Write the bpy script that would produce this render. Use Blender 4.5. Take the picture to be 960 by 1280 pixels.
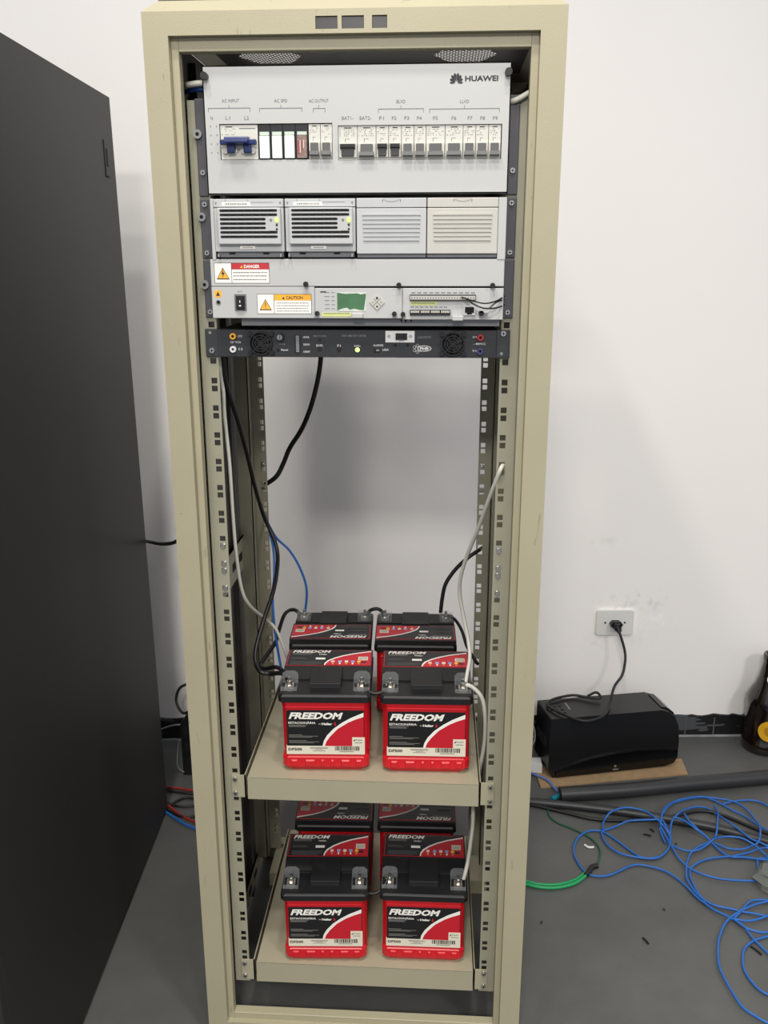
import bpy, bmesh, math, random, json
from mathutils import Vector, Matrix
random.seed(7)
S = bpy.context.scene
for o in list(bpy.data.objects): bpy.data.objects.remove(o, do_unlink=True)
COL = S.collection

# ------------------------------------------------------------------ camera
cam_d = bpy.data.cameras.new('camera'); cam = bpy.data.objects.new('camera', cam_d); COL.objects.link(cam)
yaw, pitch, roll = -5.92809e-02, 2.74325e-01, -1.30842e-03
cy, sy, cp, sp = math.cos(yaw), math.sin(yaw), math.cos(pitch), math.sin(pitch)
r = Vector((cy, -sy, 0)); f = Vector((sy*cp, cy*cp, -sp)); u = r.cross(f)
r2 = math.cos(roll)*r + math.sin(roll)*u; u2 = -math.sin(roll)*r + math.cos(roll)*u
M = Matrix((r2, u2, -f)).transposed().to_4x4(); M.translation = Vector((0.125417, -1.420676, 1.461197))
cam.matrix_world = M
cam_d.sensor_fit = 'VERTICAL'; cam_d.sensor_height = 36.0; cam_d.lens = 1113.29/1280*36.0
cam_d.clip_start = .02; cam_d.clip_end = 60
S.camera = cam
# ------------------------------------------------------------------ light
W = bpy.data.worlds.new('world'); S.world = W; W.use_nodes = True
W.node_tree.nodes['Background'].inputs[0].default_value = (.92, .94, 1.0, 1)
W.node_tree.nodes['Background'].inputs[1].default_value = 0.58
def area(name, loc, size, watts, col, target=None):
    d = bpy.data.lights.new(name, 'AREA'); d.shape = 'RECTANGLE'; d.size, d.size_y = size
    d.energy = watts; d.color = col
    o = bpy.data.objects.new(name, d); COL.objects.link(o); o.location = loc
    return o
for lx_, ly_ in ((-.40, -.60), (.20, -.60), (-.40, -1.05), (.20, -1.05)):
    area('ceiling_lamp', (lx_, ly_, 3.1), (.12, .12), 11, (1.0, .95, .88))
area('ceiling_lamp', (2.5, -2.8, 3.1), (.6, .6), 70, (1.0, .95, .90))
area('ceiling_lamp', (-.1, -3.3, 3.1), (.6, .6), 112, (1.0, .95, .90))  # extra unseen lamp behind the camera, added for frontal light
S.view_settings.view_transform = 'Standard'; S.view_settings.look = 'None'
S.view_settings.exposure = 0.0; S.view_settings.gamma = 1.0; S.view_settings.use_curve_mapping = False

# ------------------------------------------------------------------ materials
def lin(c):
    c /= 255.0
    return c/12.92 if c <= .04045 else ((c+.055)/1.055)**2.4
MATS = {}
def mat(name, rgb, rough=.5, metal=0, var=.06, scale=30, bump=0.0, bscale=400, alpha=1, emit=0, spec=.5, coat=0):
    if name in MATS: return MATS[name]
    m = bpy.data.materials.new(name); m.use_nodes = True; nt = m.node_tree; b = nt.nodes['Principled BSDF']
    c = [lin(v) for v in rgb]
    if var > 0:
        n = nt.nodes.new('ShaderNodeTexNoise'); n.inputs['Scale'].default_value = scale; n.inputs['Detail'].default_value = 4
        tc = nt.nodes.new('ShaderNodeTexCoord'); nt.links.new(tc.outputs['Object'], n.inputs['Vector'])
        cr = nt.nodes.new('ShaderNodeValToRGB'); nt.links.new(n.outputs['Fac'], cr.inputs['Fac'])
        cr.color_ramp.elements[0].position = .3; cr.color_ramp.elements[1].position = .7
        cr.color_ramp.elements[0].color = (*[v*(1-var) for v in c], 1); cr.color_ramp.elements[1].color = (*[min(1, v*(1+var)) for v in c], 1)
        nt.links.new(cr.outputs['Color'], b.inputs['Base Color'])
    else: b.inputs['Base Color'].default_value = (*c, 1)
    b.inputs['Roughness'].default_value = rough; b.inputs['Metallic'].default_value = metal
    b.inputs['Specular IOR Level'].default_value = spec
    b.inputs['Coat Weight'].default_value = coat
    b.inputs['Alpha'].default_value = alpha
    if emit:
        b.inputs['Emission Color'].default_value = (*c, 1); b.inputs['Emission Strength'].default_value = emit
    if bump:
        n2 = nt.nodes.new('ShaderNodeTexNoise'); n2.inputs['Scale'].default_value = bscale
        tc2 = nt.nodes.new('ShaderNodeTexCoord'); nt.links.new(tc2.outputs['Object'], n2.inputs['Vector'])
        bp = nt.nodes.new('ShaderNodeBump'); bp.inputs['Strength'].default_value = bump; bp.inputs['Distance'].default_value = .002
        nt.links.new(n2.outputs['Fac'], bp.inputs['Height']); nt.links.new(bp.outputs['Normal'], b.inputs['Normal'])
    MATS[name] = m; return m
beige = mat('beige_powder_coat', (166, 160, 134), .45, bump=.12, bscale=700, var=.03, scale=8)
def scuffed(m):
    # fine dark scratches in the paint
    nt = m.node_tree; b = nt.nodes['Principled BSDF']
    src = b.inputs['Base Color'].links[0].from_socket
    tc = nt.nodes.new('ShaderNodeTexCoord'); mp = nt.nodes.new('ShaderNodeMapping'); mp.inputs['Scale'].default_value = (26, 26, 7); mp.inputs['Rotation'].default_value = (0, .6, 0)
    nt.links.new(tc.outputs['Object'], mp.inputs['Vector'])
    n = nt.nodes.new('ShaderNodeTexNoise'); n.inputs['Scale'].default_value = 3.0; n.inputs['Detail'].default_value = 3; n.inputs['Distortion'].default_value = 1.2
    nt.links.new(mp.outputs['Vector'], n.inputs['Vector'])
    cr = nt.nodes.new('ShaderNodeValToRGB'); nt.links.new(n.outputs['Fac'], cr.inputs['Fac'])
    e = cr.color_ramp.elements; e[0].position = .685; e[0].color = (0, 0, 0, 1); e[1].position = .74; e[1].color = (.45, .45, .45, 1)
    mx = nt.nodes.new('ShaderNodeMixRGB'); mx.inputs[2].default_value = (.2, .18, .12, 1)
    nt.links.new(cr.outputs['Color'], mx.inputs[0]); nt.links.new(src, mx.inputs[1]); nt.links.new(mx.outputs[0], b.inputs['Base Color'])
scuffed(beige)
shelfm = mat('beige_shelf_paint', (162, 157, 134), .4, bump=.06, bscale=600, var=.03, scale=10)
railm = mat('beige_rail_paint', (150, 148, 128), .45, var=.04, scale=20)
panelg = mat('side_panel_grey_paint', (60, 59, 54), .5, var=.08, scale=6)
whitep = mat('light_grey_enamel', (185, 186, 184), .4, bump=.04, bscale=500, var=.015, scale=6)
modg = mat('rectifier_grey_plastic', (184, 186, 186), .45, var=.02)
modw = mat('rectifier_white_plastic', (190, 188, 180), .45, var=.02)
darkg = mat('dark_grey_bracket_paint', (74, 74, 79), .45, var=.04)
chass = mat('galvanised_chassis', (120, 121, 123), .4, metal=.4, var=.05)
inkg = mat('grey_ink', (120, 122, 126), .7, var=0)
inkd = mat('dark_ink', (45, 45, 48), .7, var=0)
inkw = mat('white_ink', (225, 225, 222), .7, var=0)
inkdim = mat('dim_white_ink', (130, 132, 134), .7, var=0)
black = mat('black_plastic', (22, 22, 24), .4, var=.1, scale=60)
blackm = mat('black_matt', (12, 12, 13), .8, var=0)
hole = mat('dark_cavity', (8, 8, 8), .9, var=0)
slate = mat('dark_slate_anodised', (42, 44, 47), .5, var=.12, scale=200)
chrome = mat('zinc_screw', (200, 200, 196), .28, metal=1, var=.02)
brk = mat('breaker_ivory', (204, 203, 194), .45, var=.02)
togg = mat('breaker_toggle_grey', (92, 93, 92), .45, var=.05)
togd = mat('breaker_toggle_dark', (58, 58, 58), .45, var=.05)
blue = mat('blue_handle', (24, 40, 96), .35, var=.05)
spdw = mat('surge_white', (246, 246, 244), .4, var=0)
spdg = mat('surge_pale_green', (190, 205, 190), .4, var=0)
spdd = mat('surge_brown_clear', (140, 118, 110), .3, var=.3, scale=300)
redl = mat('danger_red', (186, 44, 52), .5, var=0)
orl = mat('caution_orange', (246, 176, 50), .5, var=0)
papw = mat('paper_white', (238, 236, 228), .6, var=0)
yel = mat('pale_yellow_tape', (205, 214, 130), .6, var=.04)
lcd = mat('lcd_green', (70, 112, 78), .35, var=.08, scale=50)
ledg = mat('green_led', (215, 255, 130), .3, var=0, emit=1.3)
ledo = mat('led_off', (40, 20, 22), .3, var=0)
ledy = mat('rectifier_led_glow', (205, 240, 110), .3, var=0, emit=.7)
yjack = mat('yellow_jack', (235, 170, 50), .4, var=0)
rjack = mat('red_jack', (170, 40, 40), .4, var=0)
bjack = mat('blue_jack', (60, 65, 120), .4, var=0)
redp = mat('battery_red_plastic', (200, 22, 34), .33, var=.04, scale=25, bump=.02)
redlab = mat('battery_label_red', (190, 24, 42), .35, var=0)
blab = mat('battery_label_black', (20, 20, 22), .35, var=0)
wlab = mat('battery_label_white', (236, 234, 226), .4, var=0)
creaml = mat('battery_label_cream', (222, 216, 196), .45, var=0)
glab = mat('battery_label_grey_print', (120, 118, 112), .5, var=0)
blacklid = mat('battery_lid_black', (17, 17, 19), .5, var=.1, scale=40, bump=.03)
clear = mat('clear_terminal_cover', (190, 195, 195), .15, var=0, alpha=.13)
lead = mat('lead_terminal', (190, 186, 178), .3, metal=.9, var=.1, scale=200)
cab_blk = mat('black_cabinet_paint', (37, 37, 36), .55, var=.04, scale=3, bump=.03, bscale=500)
cblk = mat('black_cable', (18, 18, 19), .45, var=0)
cwht = mat('white_cable', (205, 203, 192), .45, var=0)
cgry = mat('grey_cable', (140, 142, 140), .45, var=0)
cblu = mat('blue_cable', (34, 100, 180), .4, var=.03)
cgrn = mat('green_cable', (26, 150, 90), .4, var=.03)
cdgr = mat('dark_green_cable', (30, 88, 62), .4, var=.03)
cred = mat('red_cable', (150, 40, 34), .45, var=0)
teal = mat('teal_sleeve', (30, 120, 140), .4, var=0)
pipem = mat('black_conduit', (44, 45, 47), .42, var=.1, scale=30)
card = mat('brown_cardboard', (158, 132, 98), .85, var=.1, scale=40, bump=.1, bscale=150)
gloss = mat('gloss_black', (10, 10, 11), .12, var=0)
satin = mat('satin_black', (20, 20, 21), .35, var=.08, scale=50)
silv = mat('silver_badge', (150, 152, 150), .35, metal=.6, var=0)
glassb = mat('brown_bottle_glass', (22, 13, 10), .08, var=0, spec=.7, coat=.5)
lyel = mat('yellow_label', (220, 170, 30), .5, var=.04)
outw = mat('outlet_white_plastic', (226, 226, 222), .35, var=.01)
bag = mat('cloudy_plastic_bag', (120, 126, 116), .35, var=.15, scale=20, alpha=.7)

# ------------------------------------------------------------------ mesh helpers
_TXT = {}
def text_geo(s, bold=0.0):
    k = (s, bold)
    if k in _TXT: return _TXT[k]
    c = bpy.data.curves.new('txt', 'FONT'); c.body = s; c.size = 1.0; c.resolution_u = 2; c.offset = bold
    o = bpy.data.objects.new('txt', c); COL.objects.link(o)
    bpy.context.view_layer.update()
    dg = bpy.context.evaluated_depsgraph_get(); e = o.evaluated_get(dg); me = e.to_mesh()
    vs = [tuple(v.co[:2]) for v in me.vertices]; fs = [tuple(p.vertices) for p in me.polygons]
    e.to_mesh_clear(); bpy.data.objects.remove(o, do_unlink=True); bpy.data.curves.remove(c)
    if vs:
        x0 = min(v[0] for v in vs); x1 = max(v[0] for v in vs); y0 = min(v[1] for v in vs); y1 = max(v[1] for v in vs)
        vs = [((v[0]-x0)/(x1-x0), (v[1]-y0)/(y1-y0)) for v in vs]
    _TXT[k] = (vs, fs); return _TXT[k]

class MB:
    def __init__(s): s.v = []; s.f = []; s.m = []; s.ms = []; s.sm = []
    def mi(s, m):
        if m not in s.ms: s.ms.append(m)
        return s.ms.index(m)
    def add(s, vs, fs, m, smooth=False):
        o = len(s.v); s.v += [tuple(v) for v in vs]; k = s.mi(m)
        for f_ in fs: s.f.append(tuple(o+i for i in f_)); s.m.append(k); s.sm.append(smooth)
    def box(s, x0, x1, y0, y1, z0, z1, m):
        vs = [(x, y, z) for z in (z0, z1) for y in (y0, y1) for x in (x0, x1)]
        s.add(vs, [(0, 2, 3, 1), (4, 5, 7, 6), (0, 1, 5, 4), (2, 6, 7, 3), (0, 4, 6, 2), (1, 3, 7, 5)], m)
    def prism(s, pts, a, b, m, axis='y', smooth=False):
        # extrude 2D outline pts between a and b on an axis
        n = len(pts)
        def P(p, t): return (p[0], t, p[1]) if axis == 'y' else ((t, p[0], p[1]) if axis == 'x' else (p[0], p[1], t))
        vs = [P(p, a) for p in pts] + [P(p, b) for p in pts]
        s.add(vs, [tuple(range(n)), tuple(range(2*n-1, n-1, -1))], m)
        s.add(vs, [(i, (i+1) % n, n+(i+1) % n, n+i) for i in range(n)], m, smooth)
    def cyl(s, c, r, h, m, axis='y', n=16, r2=None, smooth=True):
        r2 = r if r2 is None else r2; A = []; B = []
        for i in range(n):
            a = 2*math.pi*i/n; ca, sa = math.cos(a), math.sin(a)
            for L, rr, t in ((A, r, 0), (B, r2, h)):
                if axis == 'y': L.append((c[0]+rr*ca, c[1]+t, c[2]+rr*sa))
                elif axis == 'x': L.append((c[0]+t, c[1]+rr*ca, c[2]+rr*sa))
                else: L.append((c[0]+rr*ca, c[1]+rr*sa, c[2]+t))
        s.add(A+B, [tuple(range(n)), tuple(range(2*n-1, n-1, -1))], m)
        s.add(A+B, [(i, (i+1) % n, n+(i+1) % n, n+i) for i in range(n)], m, smooth)
    def lathe(s, c, prof, m, n=28, mfun=None):
        vs = []
        for rr, z in prof:
            for i in range(n):
                a = 2*math.pi*i/n; vs.append((c[0]+rr*math.cos(a), c[1]+rr*math.sin(a), c[2]+z))
        fs = [(j*n+i, j*n+(i+1) % n, (j+1)*n+(i+1) % n, (j+1)*n+i) for j in range(len(prof)-1) for i in range(n)]
        s.add(vs, fs, m, True); s.add(vs[:n], [tuple(range(n))], m); s.add(vs[-n:], [tuple(range(n))], m)
    def ring(s, c, ro, ri, h, m, n=24):
        vs = []
        for t in (0, h):
            for rr in (ro, ri):
                for i in range(n):
                    a = 2*math.pi*i/n; vs.append((c[0]+rr*math.cos(a), c[1]+t, c[2]+rr*math.sin(a)))
        fs = []
        for i in range(n):
            j = (i+1) % n
            fs += [(i, j, n+j, n+i), (2*n+i, 2*n+j, 3*n+j, 3*n+i), (i, j, 2*n+j, 2*n+i), (n+i, n+j, 3*n+j, 3*n+i)]
        s.add(vs, fs, m)
    def loft(s, rings, m, ch=.006, cap=True):
        # rings: (z, hx, hy) rectangles with clipped corners
        vs = []
        for z, hx, hy in rings:
            c = ch
            vs += [(-hx+c, -hy, z), (hx-c, -hy, z), (hx, -hy+c, z), (hx, hy-c, z), (hx-c, hy, z), (-hx+c, hy, z), (-hx, hy-c, z), (-hx, -hy+c, z)]
        n = 8; fs = [(j*n+i, j*n+(i+1) % n, (j+1)*n+(i+1) % n, (j+1)*n+i) for j in range(len(rings)-1) for i in range(n)]
        if cap: fs += [tuple(range(n))[::-1], tuple(range((len(rings)-1)*n, len(rings)*n))]
        s.add(vs, fs, m)
    def tube(s, pts, r, m, n=8, sub=5, closed=False):
        P = [Vector(p) for p in pts]; Q = []
        for i in range(len(P)-1):
            p0 = P[max(i-1, 0)]; p1 = P[i]; p2 = P[i+1]; p3 = P[min(i+2, len(P)-1)]
            for k in range(sub):
                t = k/sub; Q.append(.5*((2*p1)+(-p0+p2)*t+(2*p0-5*p1+4*p2-p3)*t*t+(-p0+3*p1-3*p2+p3)*t**3))
        Q.append(P[-1]); vs = []; N = None
        for i, p in enumerate(Q):
            T = (Q[min(i+1, len(Q)-1)]-Q[max(i-1, 0)]).normalized()
            if N is None: N = T.orthogonal().normalized()
            N = (N-T*N.dot(T)).normalized(); Bn = T.cross(N)
            for k in range(n):
                a = 2*math.pi*k/n; vs.append(p+(N*math.cos(a)+Bn*math.sin(a))*r)
        L = len(Q); fs = [(j*n+i, j*n+(i+1) % n, (j+1)*n+(i+1) % n, (j+1)*n+i) for j in range(L-1) for i in range(n)]
        s.add(vs, fs, m, True); s.add(vs[:n], [tuple(range(n))[::-1]], m); s.add(vs[-n:], [tuple(range(n))], m)
    def flat(s, pts, y, m, th=.0003):
        s.prism(pts, y-th, y, m)
    def text(s, t, x0, x1, z0, z1, y, m, bold=0.0, shear=0.0, mode='front'):
        vs, fs = text_geo(t, bold); w = x1-x0; h = z1-z0; out = []
        for a, b in vs:
            X = x0+(a*(1-abs(shear))+b*shear)*w
            Y = z0+b*h
            out.append((X, y, Y) if mode == 'front' else (X, Y, y))
        s.add(out, fs if mode == 'top' else [f_ for f_ in fs], m)
    def xform(s, M_):
        s.v = [tuple(M_ @ Vector(v)) for v in s.v]; return s
    def build(s, name, parent=None, bevel=0, seg=1, label=None, cat=None, group=None, kind=None, mods=None):
        if parent is not None: org = ORG[parent.name]
        else:
            xs = [v[0] for v in s.v]; ys = [v[1] for v in s.v]; zs = [v[2] for v in s.v]
            org = Vector(((min(xs)+max(xs))/2, (min(ys)+max(ys))/2, min(zs)))
        me = bpy.data.meshes.new(name)
        me.from_pydata([(v[0]-org.x, v[1]-org.y, v[2]-org.z) for v in s.v], [], s.f)
        for m in s.ms: me.materials.append(m)
        me.polygons.foreach_set('material_index', s.m); me.polygons.foreach_set('use_smooth', s.sm)
        me.update(); me.validate()
        bm = bmesh.new(); bm.from_mesh(me); bmesh.ops.recalc_face_normals(bm, faces=bm.faces); bm.to_mesh(me); bm.free()
        o = bpy.data.objects.new(name, me); COL.objects.link(o)
        if parent is not None: o.parent = parent
        else: o.location = org
        ORG[o.name] = org.copy()
        if bevel:
            b = o.modifiers.new('bevel', 'BEVEL'); b.width = bevel; b.segments = seg; b.limit_method = 'ANGLE'; b.angle_limit = .7
            if hasattr(b, 'harden_normals'): b.harden_normals = False
        tag(o, label, cat, group, kind); return o
ORG = {}
def tag(o, label=None, cat=None, group=None, kind=None):
    if label: o['label'] = label
    if cat: o['category'] = cat
    if group: o['group'] = group
    if kind: o['kind'] = kind
    return o
def thing(name, loc, label, cat, group=None):
    o = bpy.data.objects.new(name, None); COL.objects.link(o); o.location = loc; o.empty_display_size = .05
    ORG[o.name] = Vector(loc); return tag(o, label, cat, group)
def copy_tree(o, parent=None):
    c = o.copy(); COL.objects.link(c); c.parent = parent
    for ch in [x for x in bpy.data.objects if x.parent == o and x != c]: copy_tree(ch, c)
    return c
def screw(parent, x, y, z, r=.004, name='screw', m=None, ln=.003):
    b = MB(); b.cyl((x, y-ln, z), r*.8, ln, m or chrome, n=14, r2=r); b.box(x-r*.55, x+r*.55, y-ln-.0002, y-ln+.0004, z-r*.12, z+r*.12, hole); b.box(x-r*.12, x+r*.12, y-ln-.0002, y-ln+.0004, z-r*.55, z+r*.55, hole)
    return b.build(name, parent)

# ------------------------------------------------------------------ setting
WA, WB = 1.115, .0715; WANG = math.atan(WB)
fl = MB(); fl.add([(-3.5, -3.5, 0), (4, -3.5, 0), (4, WA+WB*4, 0), (-3.5, WA-WB*3.5, 0)], [(0, 1, 2, 3)], mat('painted_concrete', (112, 114, 118), .5, var=.0))
flo = fl.build('floor', kind='structure')
def floor_mat(m):
    nt = m.node_tree; b = nt.nodes['Principled BSDF']; tc = nt.nodes.new('ShaderNodeTexCoord')
    n = nt.nodes.new('ShaderNodeTexNoise'); n.inputs['Scale'].default_value = 3.5; n.inputs['Detail'].default_value = 8; n.inputs['Roughness'].default_value = .65
    nt.links.new(tc.outputs['Object'], n.inputs['Vector'])
    cr = nt.nodes.new('ShaderNodeValToRGB'); nt.links.new(n.outputs['Fac'], cr.inputs['Fac'])
    e = cr.color_ramp.elements; e[0].position = .3; e[0].color = (lin(76), lin(77), lin(75), 1); e[1].position = .7; e[1].color = (lin(92), lin(93), lin(91), 1)
    mp = nt.nodes.new('ShaderNodeMapping'); mp.inputs['Scale'].default_value = (9, 16, 9); nt.links.new(tc.outputs['Object'], mp.inputs['Vector'])
    n2 = nt.nodes.new('ShaderNodeTexNoise'); n2.inputs['Scale'].default_value = 2; n2.inputs['Detail'].default_value = 5; nt.links.new(mp.outputs['Vector'], n2.inputs['Vector'])
    c2 = nt.nodes.new('ShaderNodeValToRGB'); nt.links.new(n2.outputs['Fac'], c2.inputs['Fac']); e = c2.color_ramp.elements
    e[0].position = .66; e[0].color = (0, 0, 0, 1); e[1].position = .74; e[1].color = (.5, .5, .5, 1)
    mx = nt.nodes.new('ShaderNodeMixRGB'); mx.inputs[2].default_value = (.07, .07, .07, 1)
    nt.links.new(c2.outputs['Color'], mx.inputs[0]); nt.links.new(cr.outputs['Color'], mx.inputs[1]); nt.links.new(mx.outputs[0], b.inputs['Base Color'])
floor_mat(MATS['painted_concrete'])
wallm = mat('white_wall_paint', (249, 246, 242), .8, var=.012, scale=2.2, bump=.15, bscale=18)
def plaster_marks(m, spots_):
    # dried plaster smears at fixed places on the wall
    nt = m.node_tree; b = nt.nodes['Principled BSDF']; src = b.inputs['Base Color'].links[0].from_socket
    g_ = nt.nodes.new('ShaderNodeNewGeometry')
    n = nt.nodes.new('ShaderNodeTexNoise'); n.inputs['Scale'].default_value = 26; n.inputs['Detail'].default_value = 5; n.inputs['Distortion'].default_value = 1.5
    nt.links.new(g_.outputs['Position'], n.inputs['Vector'])
    for (p, rad, col, amt) in spots_:
        mp = nt.nodes.new('ShaderNodeMapping'); mp.vector_type = 'POINT'
        sc = [1/r_ for r_ in rad]; mp.inputs['Scale'].default_value = sc; mp.inputs['Location'].default_value = [-p[i]*sc[i] for i in range(3)]
        nt.links.new(g_.outputs['Position'], mp.inputs['Vector'])
        ln = nt.nodes.new('ShaderNodeVectorMath'); ln.operation = 'LENGTH'; nt.links.new(mp.outputs['Vector'], ln.inputs[0])
        ad_ = nt.nodes.new('ShaderNodeMath'); ad_.operation = 'MULTIPLY_ADD'; ad_.inputs[1].default_value = 3.6; ad_.inputs[2].default_value = -1.3
        nt.links.new(n.outputs['Fac'], ad_.inputs[0])
        sb_ = nt.nodes.new('ShaderNodeMath'); sb_.operation = 'SUBTRACT'; sb_.use_clamp = True; nt.links.new(ad_.outputs[0], sb_.inputs[0]); nt.links.new(ln.outputs['Value'], sb_.inputs[1])
        ml = nt.nodes.new('ShaderNodeMath'); ml.operation = 'MULTIPLY'; ml.inputs[1].default_value = amt; nt.links.new(sb_.outputs[0], ml.inputs[0])
        mx = nt.nodes.new('ShaderNodeMixRGB'); mx.inputs[2].default_value = (*col, 1)
        nt.links.new(ml.outputs[0], mx.inputs[0]); nt.links.new(src, mx.inputs[1]); src = mx.outputs[0]
    nt.links.new(src, b.inputs['Base Color'])
plaster_marks(wallm, [((.80, 1.172, .40), (.10, 1, .05), (1, 1, 1), 1.0), ((.74, 1.168, .45), (.13, 1, .05), (.62, .61, .58), .6), ((.70, 1.165, .34), (.16, 1, .06), (.66, .65, .62), .4), ((.65, 1.16, .65), (.07, 1, .03), (.60, .59, .57), .45)])
def wxy(x, off=0): return (x - off*WB, WA+WB*x-off)
def wslab(mb, x0, x1, z0, z1, o0, o1, m):
    a = wxy(x0, o0); b = wxy(x1, o0); c = wxy(x1, o1); d = wxy(x0, o1)
    mb.add([(*p, z) for z in (z0, z1) for p in (a, b, c, d)], [(0, 1, 2, 3), (7, 6, 5, 4), (0, 4, 5, 1), (1, 5, 6, 2), (2, 6, 7, 3), (3, 7, 4, 0)], m)
wb = MB(); wslab(wb, -3.5, 4, 0, 3.1, -.12, 0, wallm); wb.build('wall_back', kind='structure')
def base_mat():
    m = mat('worn_black_baseboard', (18, 18, 20), .5, var=0); nt = m.node_tree; b = nt.nodes['Principled BSDF']
    tc = nt.nodes.new('ShaderNodeTexCoord'); mp = nt.nodes.new('ShaderNodeMapping'); mp.inputs['Scale'].default_value = (3.2, 3.2, 22); nt.links.new(tc.outputs['Object'], mp.inputs['Vector'])
    n = nt.nodes.new('ShaderNodeTexNoise'); n.inputs['Scale'].default_value = 2.2; n.inputs['Detail'].default_value = 3; nt.links.new(mp.outputs['Vector'], n.inputs['Vector'])
    cr = nt.nodes.new('ShaderNodeValToRGB'); cr.color_ramp.interpolation = 'CONSTANT'; nt.links.new(n.outputs['Fac'], cr.inputs['Fac'])
    e = cr.color_ramp.elements; e[0].position = 0; e[0].color = (.006, .006, .007, 1); e[1].position = .56; e[1].color = (.07, .075, .08, 1)
    nt.links.new(cr.outputs['Color'], b.inputs['Base Color']); return m
bb = MB(); bm_ = base_mat()
x = -3.4; prev = .078
pts = []
while x < 3.9:
    pts.append((x, .074+random.uniform(-.004, .006))); x += random.uniform(.012, .035)
for (xa, za), (xb, zb) in zip(pts, pts[1:]):
    a = wxy(xa, 0); b = wxy(xb, 0); c = wxy(xb, .007); d = wxy(xa, .007)
    bb.add([(*a, .006), (*b, .006), (*c, .006), (*d, .006), (*a, za), (*b, zb), (*c, zb), (*d, za)], [(0, 1, 2, 3), (7, 6, 5, 4), (2, 3, 7, 6)], bm_)
wslab(bb, -3.4, 3.9, 0, .006, 0, .010, mat('pale_grout', (150, 152, 152), .8, var=.2, scale=30))
for gx in (-.9, -.3, .4, .93, 1.02, 1.6):
    wslab(bb, gx, gx+.004, .006, .066, .0, .0076, mat('dark_grout', (84, 84, 84), .8, var=.1))
bb.build('baseboard_back', kind='structure')

# ------------------------------------------------------------------ rack cabinet
XO, YF, YB, ZT = .2985, -.045, .535, 1.800
rack = thing('rack_cabinet', (0, .24, 0), 'tall open-front beige steel server rack with perforated mounting rails', 'server rack')
def frame(Y0, Y1, name, slots=False):
    b = MB(); d = Y1-Y0
    for s in (-1, 1):
        xs = sorted((s*XO, s*.262)); b.box(xs[0], xs[1], Y0, Y1, 0, ZT, beige)
    zb = 1.769
    b.box(-.262, .262, Y0, Y1, 0.0, .040, beige)
    if slots:
        sl = [(-.0515, -.0203), (-.0145, .0167), (.028, .0491)]; x0 = -.262
        for a, c in sl: b.box(x0, a, Y0, Y0+.006, zb, ZT, beige); x0 = c; b.box(a, c, Y0, Y0+.006, zb, 1.7745, beige); b.box(a, c, Y0, Y0+.006, 1.791, ZT, beige)
        b.box(x0, .262, Y0, Y0+.006, zb, ZT, beige)
        b.box(-.262, .262, Y0+.010, Y1, zb, ZT, beige)
    else: b.box(-.262, .262, Y0, Y1, zb, ZT, beige)
    return b
f1 = frame(YF, YF+.030, 'front_frame', True).build('front_frame', rack)
for a, c in [(-.0515, -.0203), (-.0145, .0167), (.028, .0491)]:
    b = MB(); b.box(a+.0005, c-.0005, YF+.003, YF+.0095, 1.775, 1.7905, mat('smoked_window', (46, 46, 46), .3, var=.1, scale=80)); b.build('indicator_window', rack)
b = MB()   # recessed inner flange of the door opening
for s in (-1, 1):
    xs = sorted((s*.262, s*.251)); b.box(xs[0], xs[1], YF+.012, YF+.030, .040, 1.769, beige)
b.box(-.251, .251, YF+.012, YF+.030, 1.7505, 1.769, beige); b.box(-.251, .251, YF+.012, YF+.030, .040, .053, beige)
b.build('inner_flange', rack, bevel=.0008)
for xh in (-.247, .247):
    b = MB(); b.cyl((xh, YF-.0003, .024), .0045, .001, hole); b.build('hinge_hole', rack)
frame(YB-.03, YB, 'rear_frame').build('rear_frame', rack, bevel=.0012)
for s in (-1, 1):
    b = MB(); xs = sorted((s*.2965, s*.2945)); b.box(xs[0], xs[1], YF+.03, YB-.03, .02, ZT-.004, panelg)
    xs = sorted((s*.2980, s*.2965)); b.box(xs[0], xs[1], YF+.03, YB-.03, .02, ZT-.002, beige)
    for yy in (.06, .19, .32, .46):
        xs = sorted((s*.2945, s*.284)); b.box(xs[0], xs[1], yy, yy+.022, .03, ZT-.02, panelg)
    b.build('side_panel', rack)
    for zz, hh in ((.83, .07), (.06, .05), (1.60, .05)):
        b = MB(); xs = sorted((s*.2835, s*.281)); b.box(xs[0], xs[1], .0, .42, zz, zz+hh, railm)
        b.box(xs[0], xs[1], .0, .42, zz+hh-.002, zz+hh, railm)
        for k in range(3): b.box(s*.2808-.0003, s*.2808+.0003, .20+k*.06, .23+k*.06, zz+hh*.35, zz+hh*.6, hole)
        b.build('cross_brace', rack)
# roof with chamfered edges and two perforated vents
b = MB()
def ringv(z, i): return [(-XO+i, YF+i, z), (XO-i, YF+i, z), (XO-i, YB-i, z), (-XO+i, YB-i, z)]
R0, R1 = ringv(ZT, 0), ringv(ZT+.020, .022)
b.add(R0+R1, [(0, 1, 5, 4), (1, 2, 6, 5), (2, 3, 7, 6), (3, 0, 4, 7)], beige)
VENT = [(-.185, .340), (.168, .348)]
hexp = [(-.054, 0), (-.030, .060), (.030, .060), (.054, 0), (.030, -.060), (-.030, -.060)]
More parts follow.
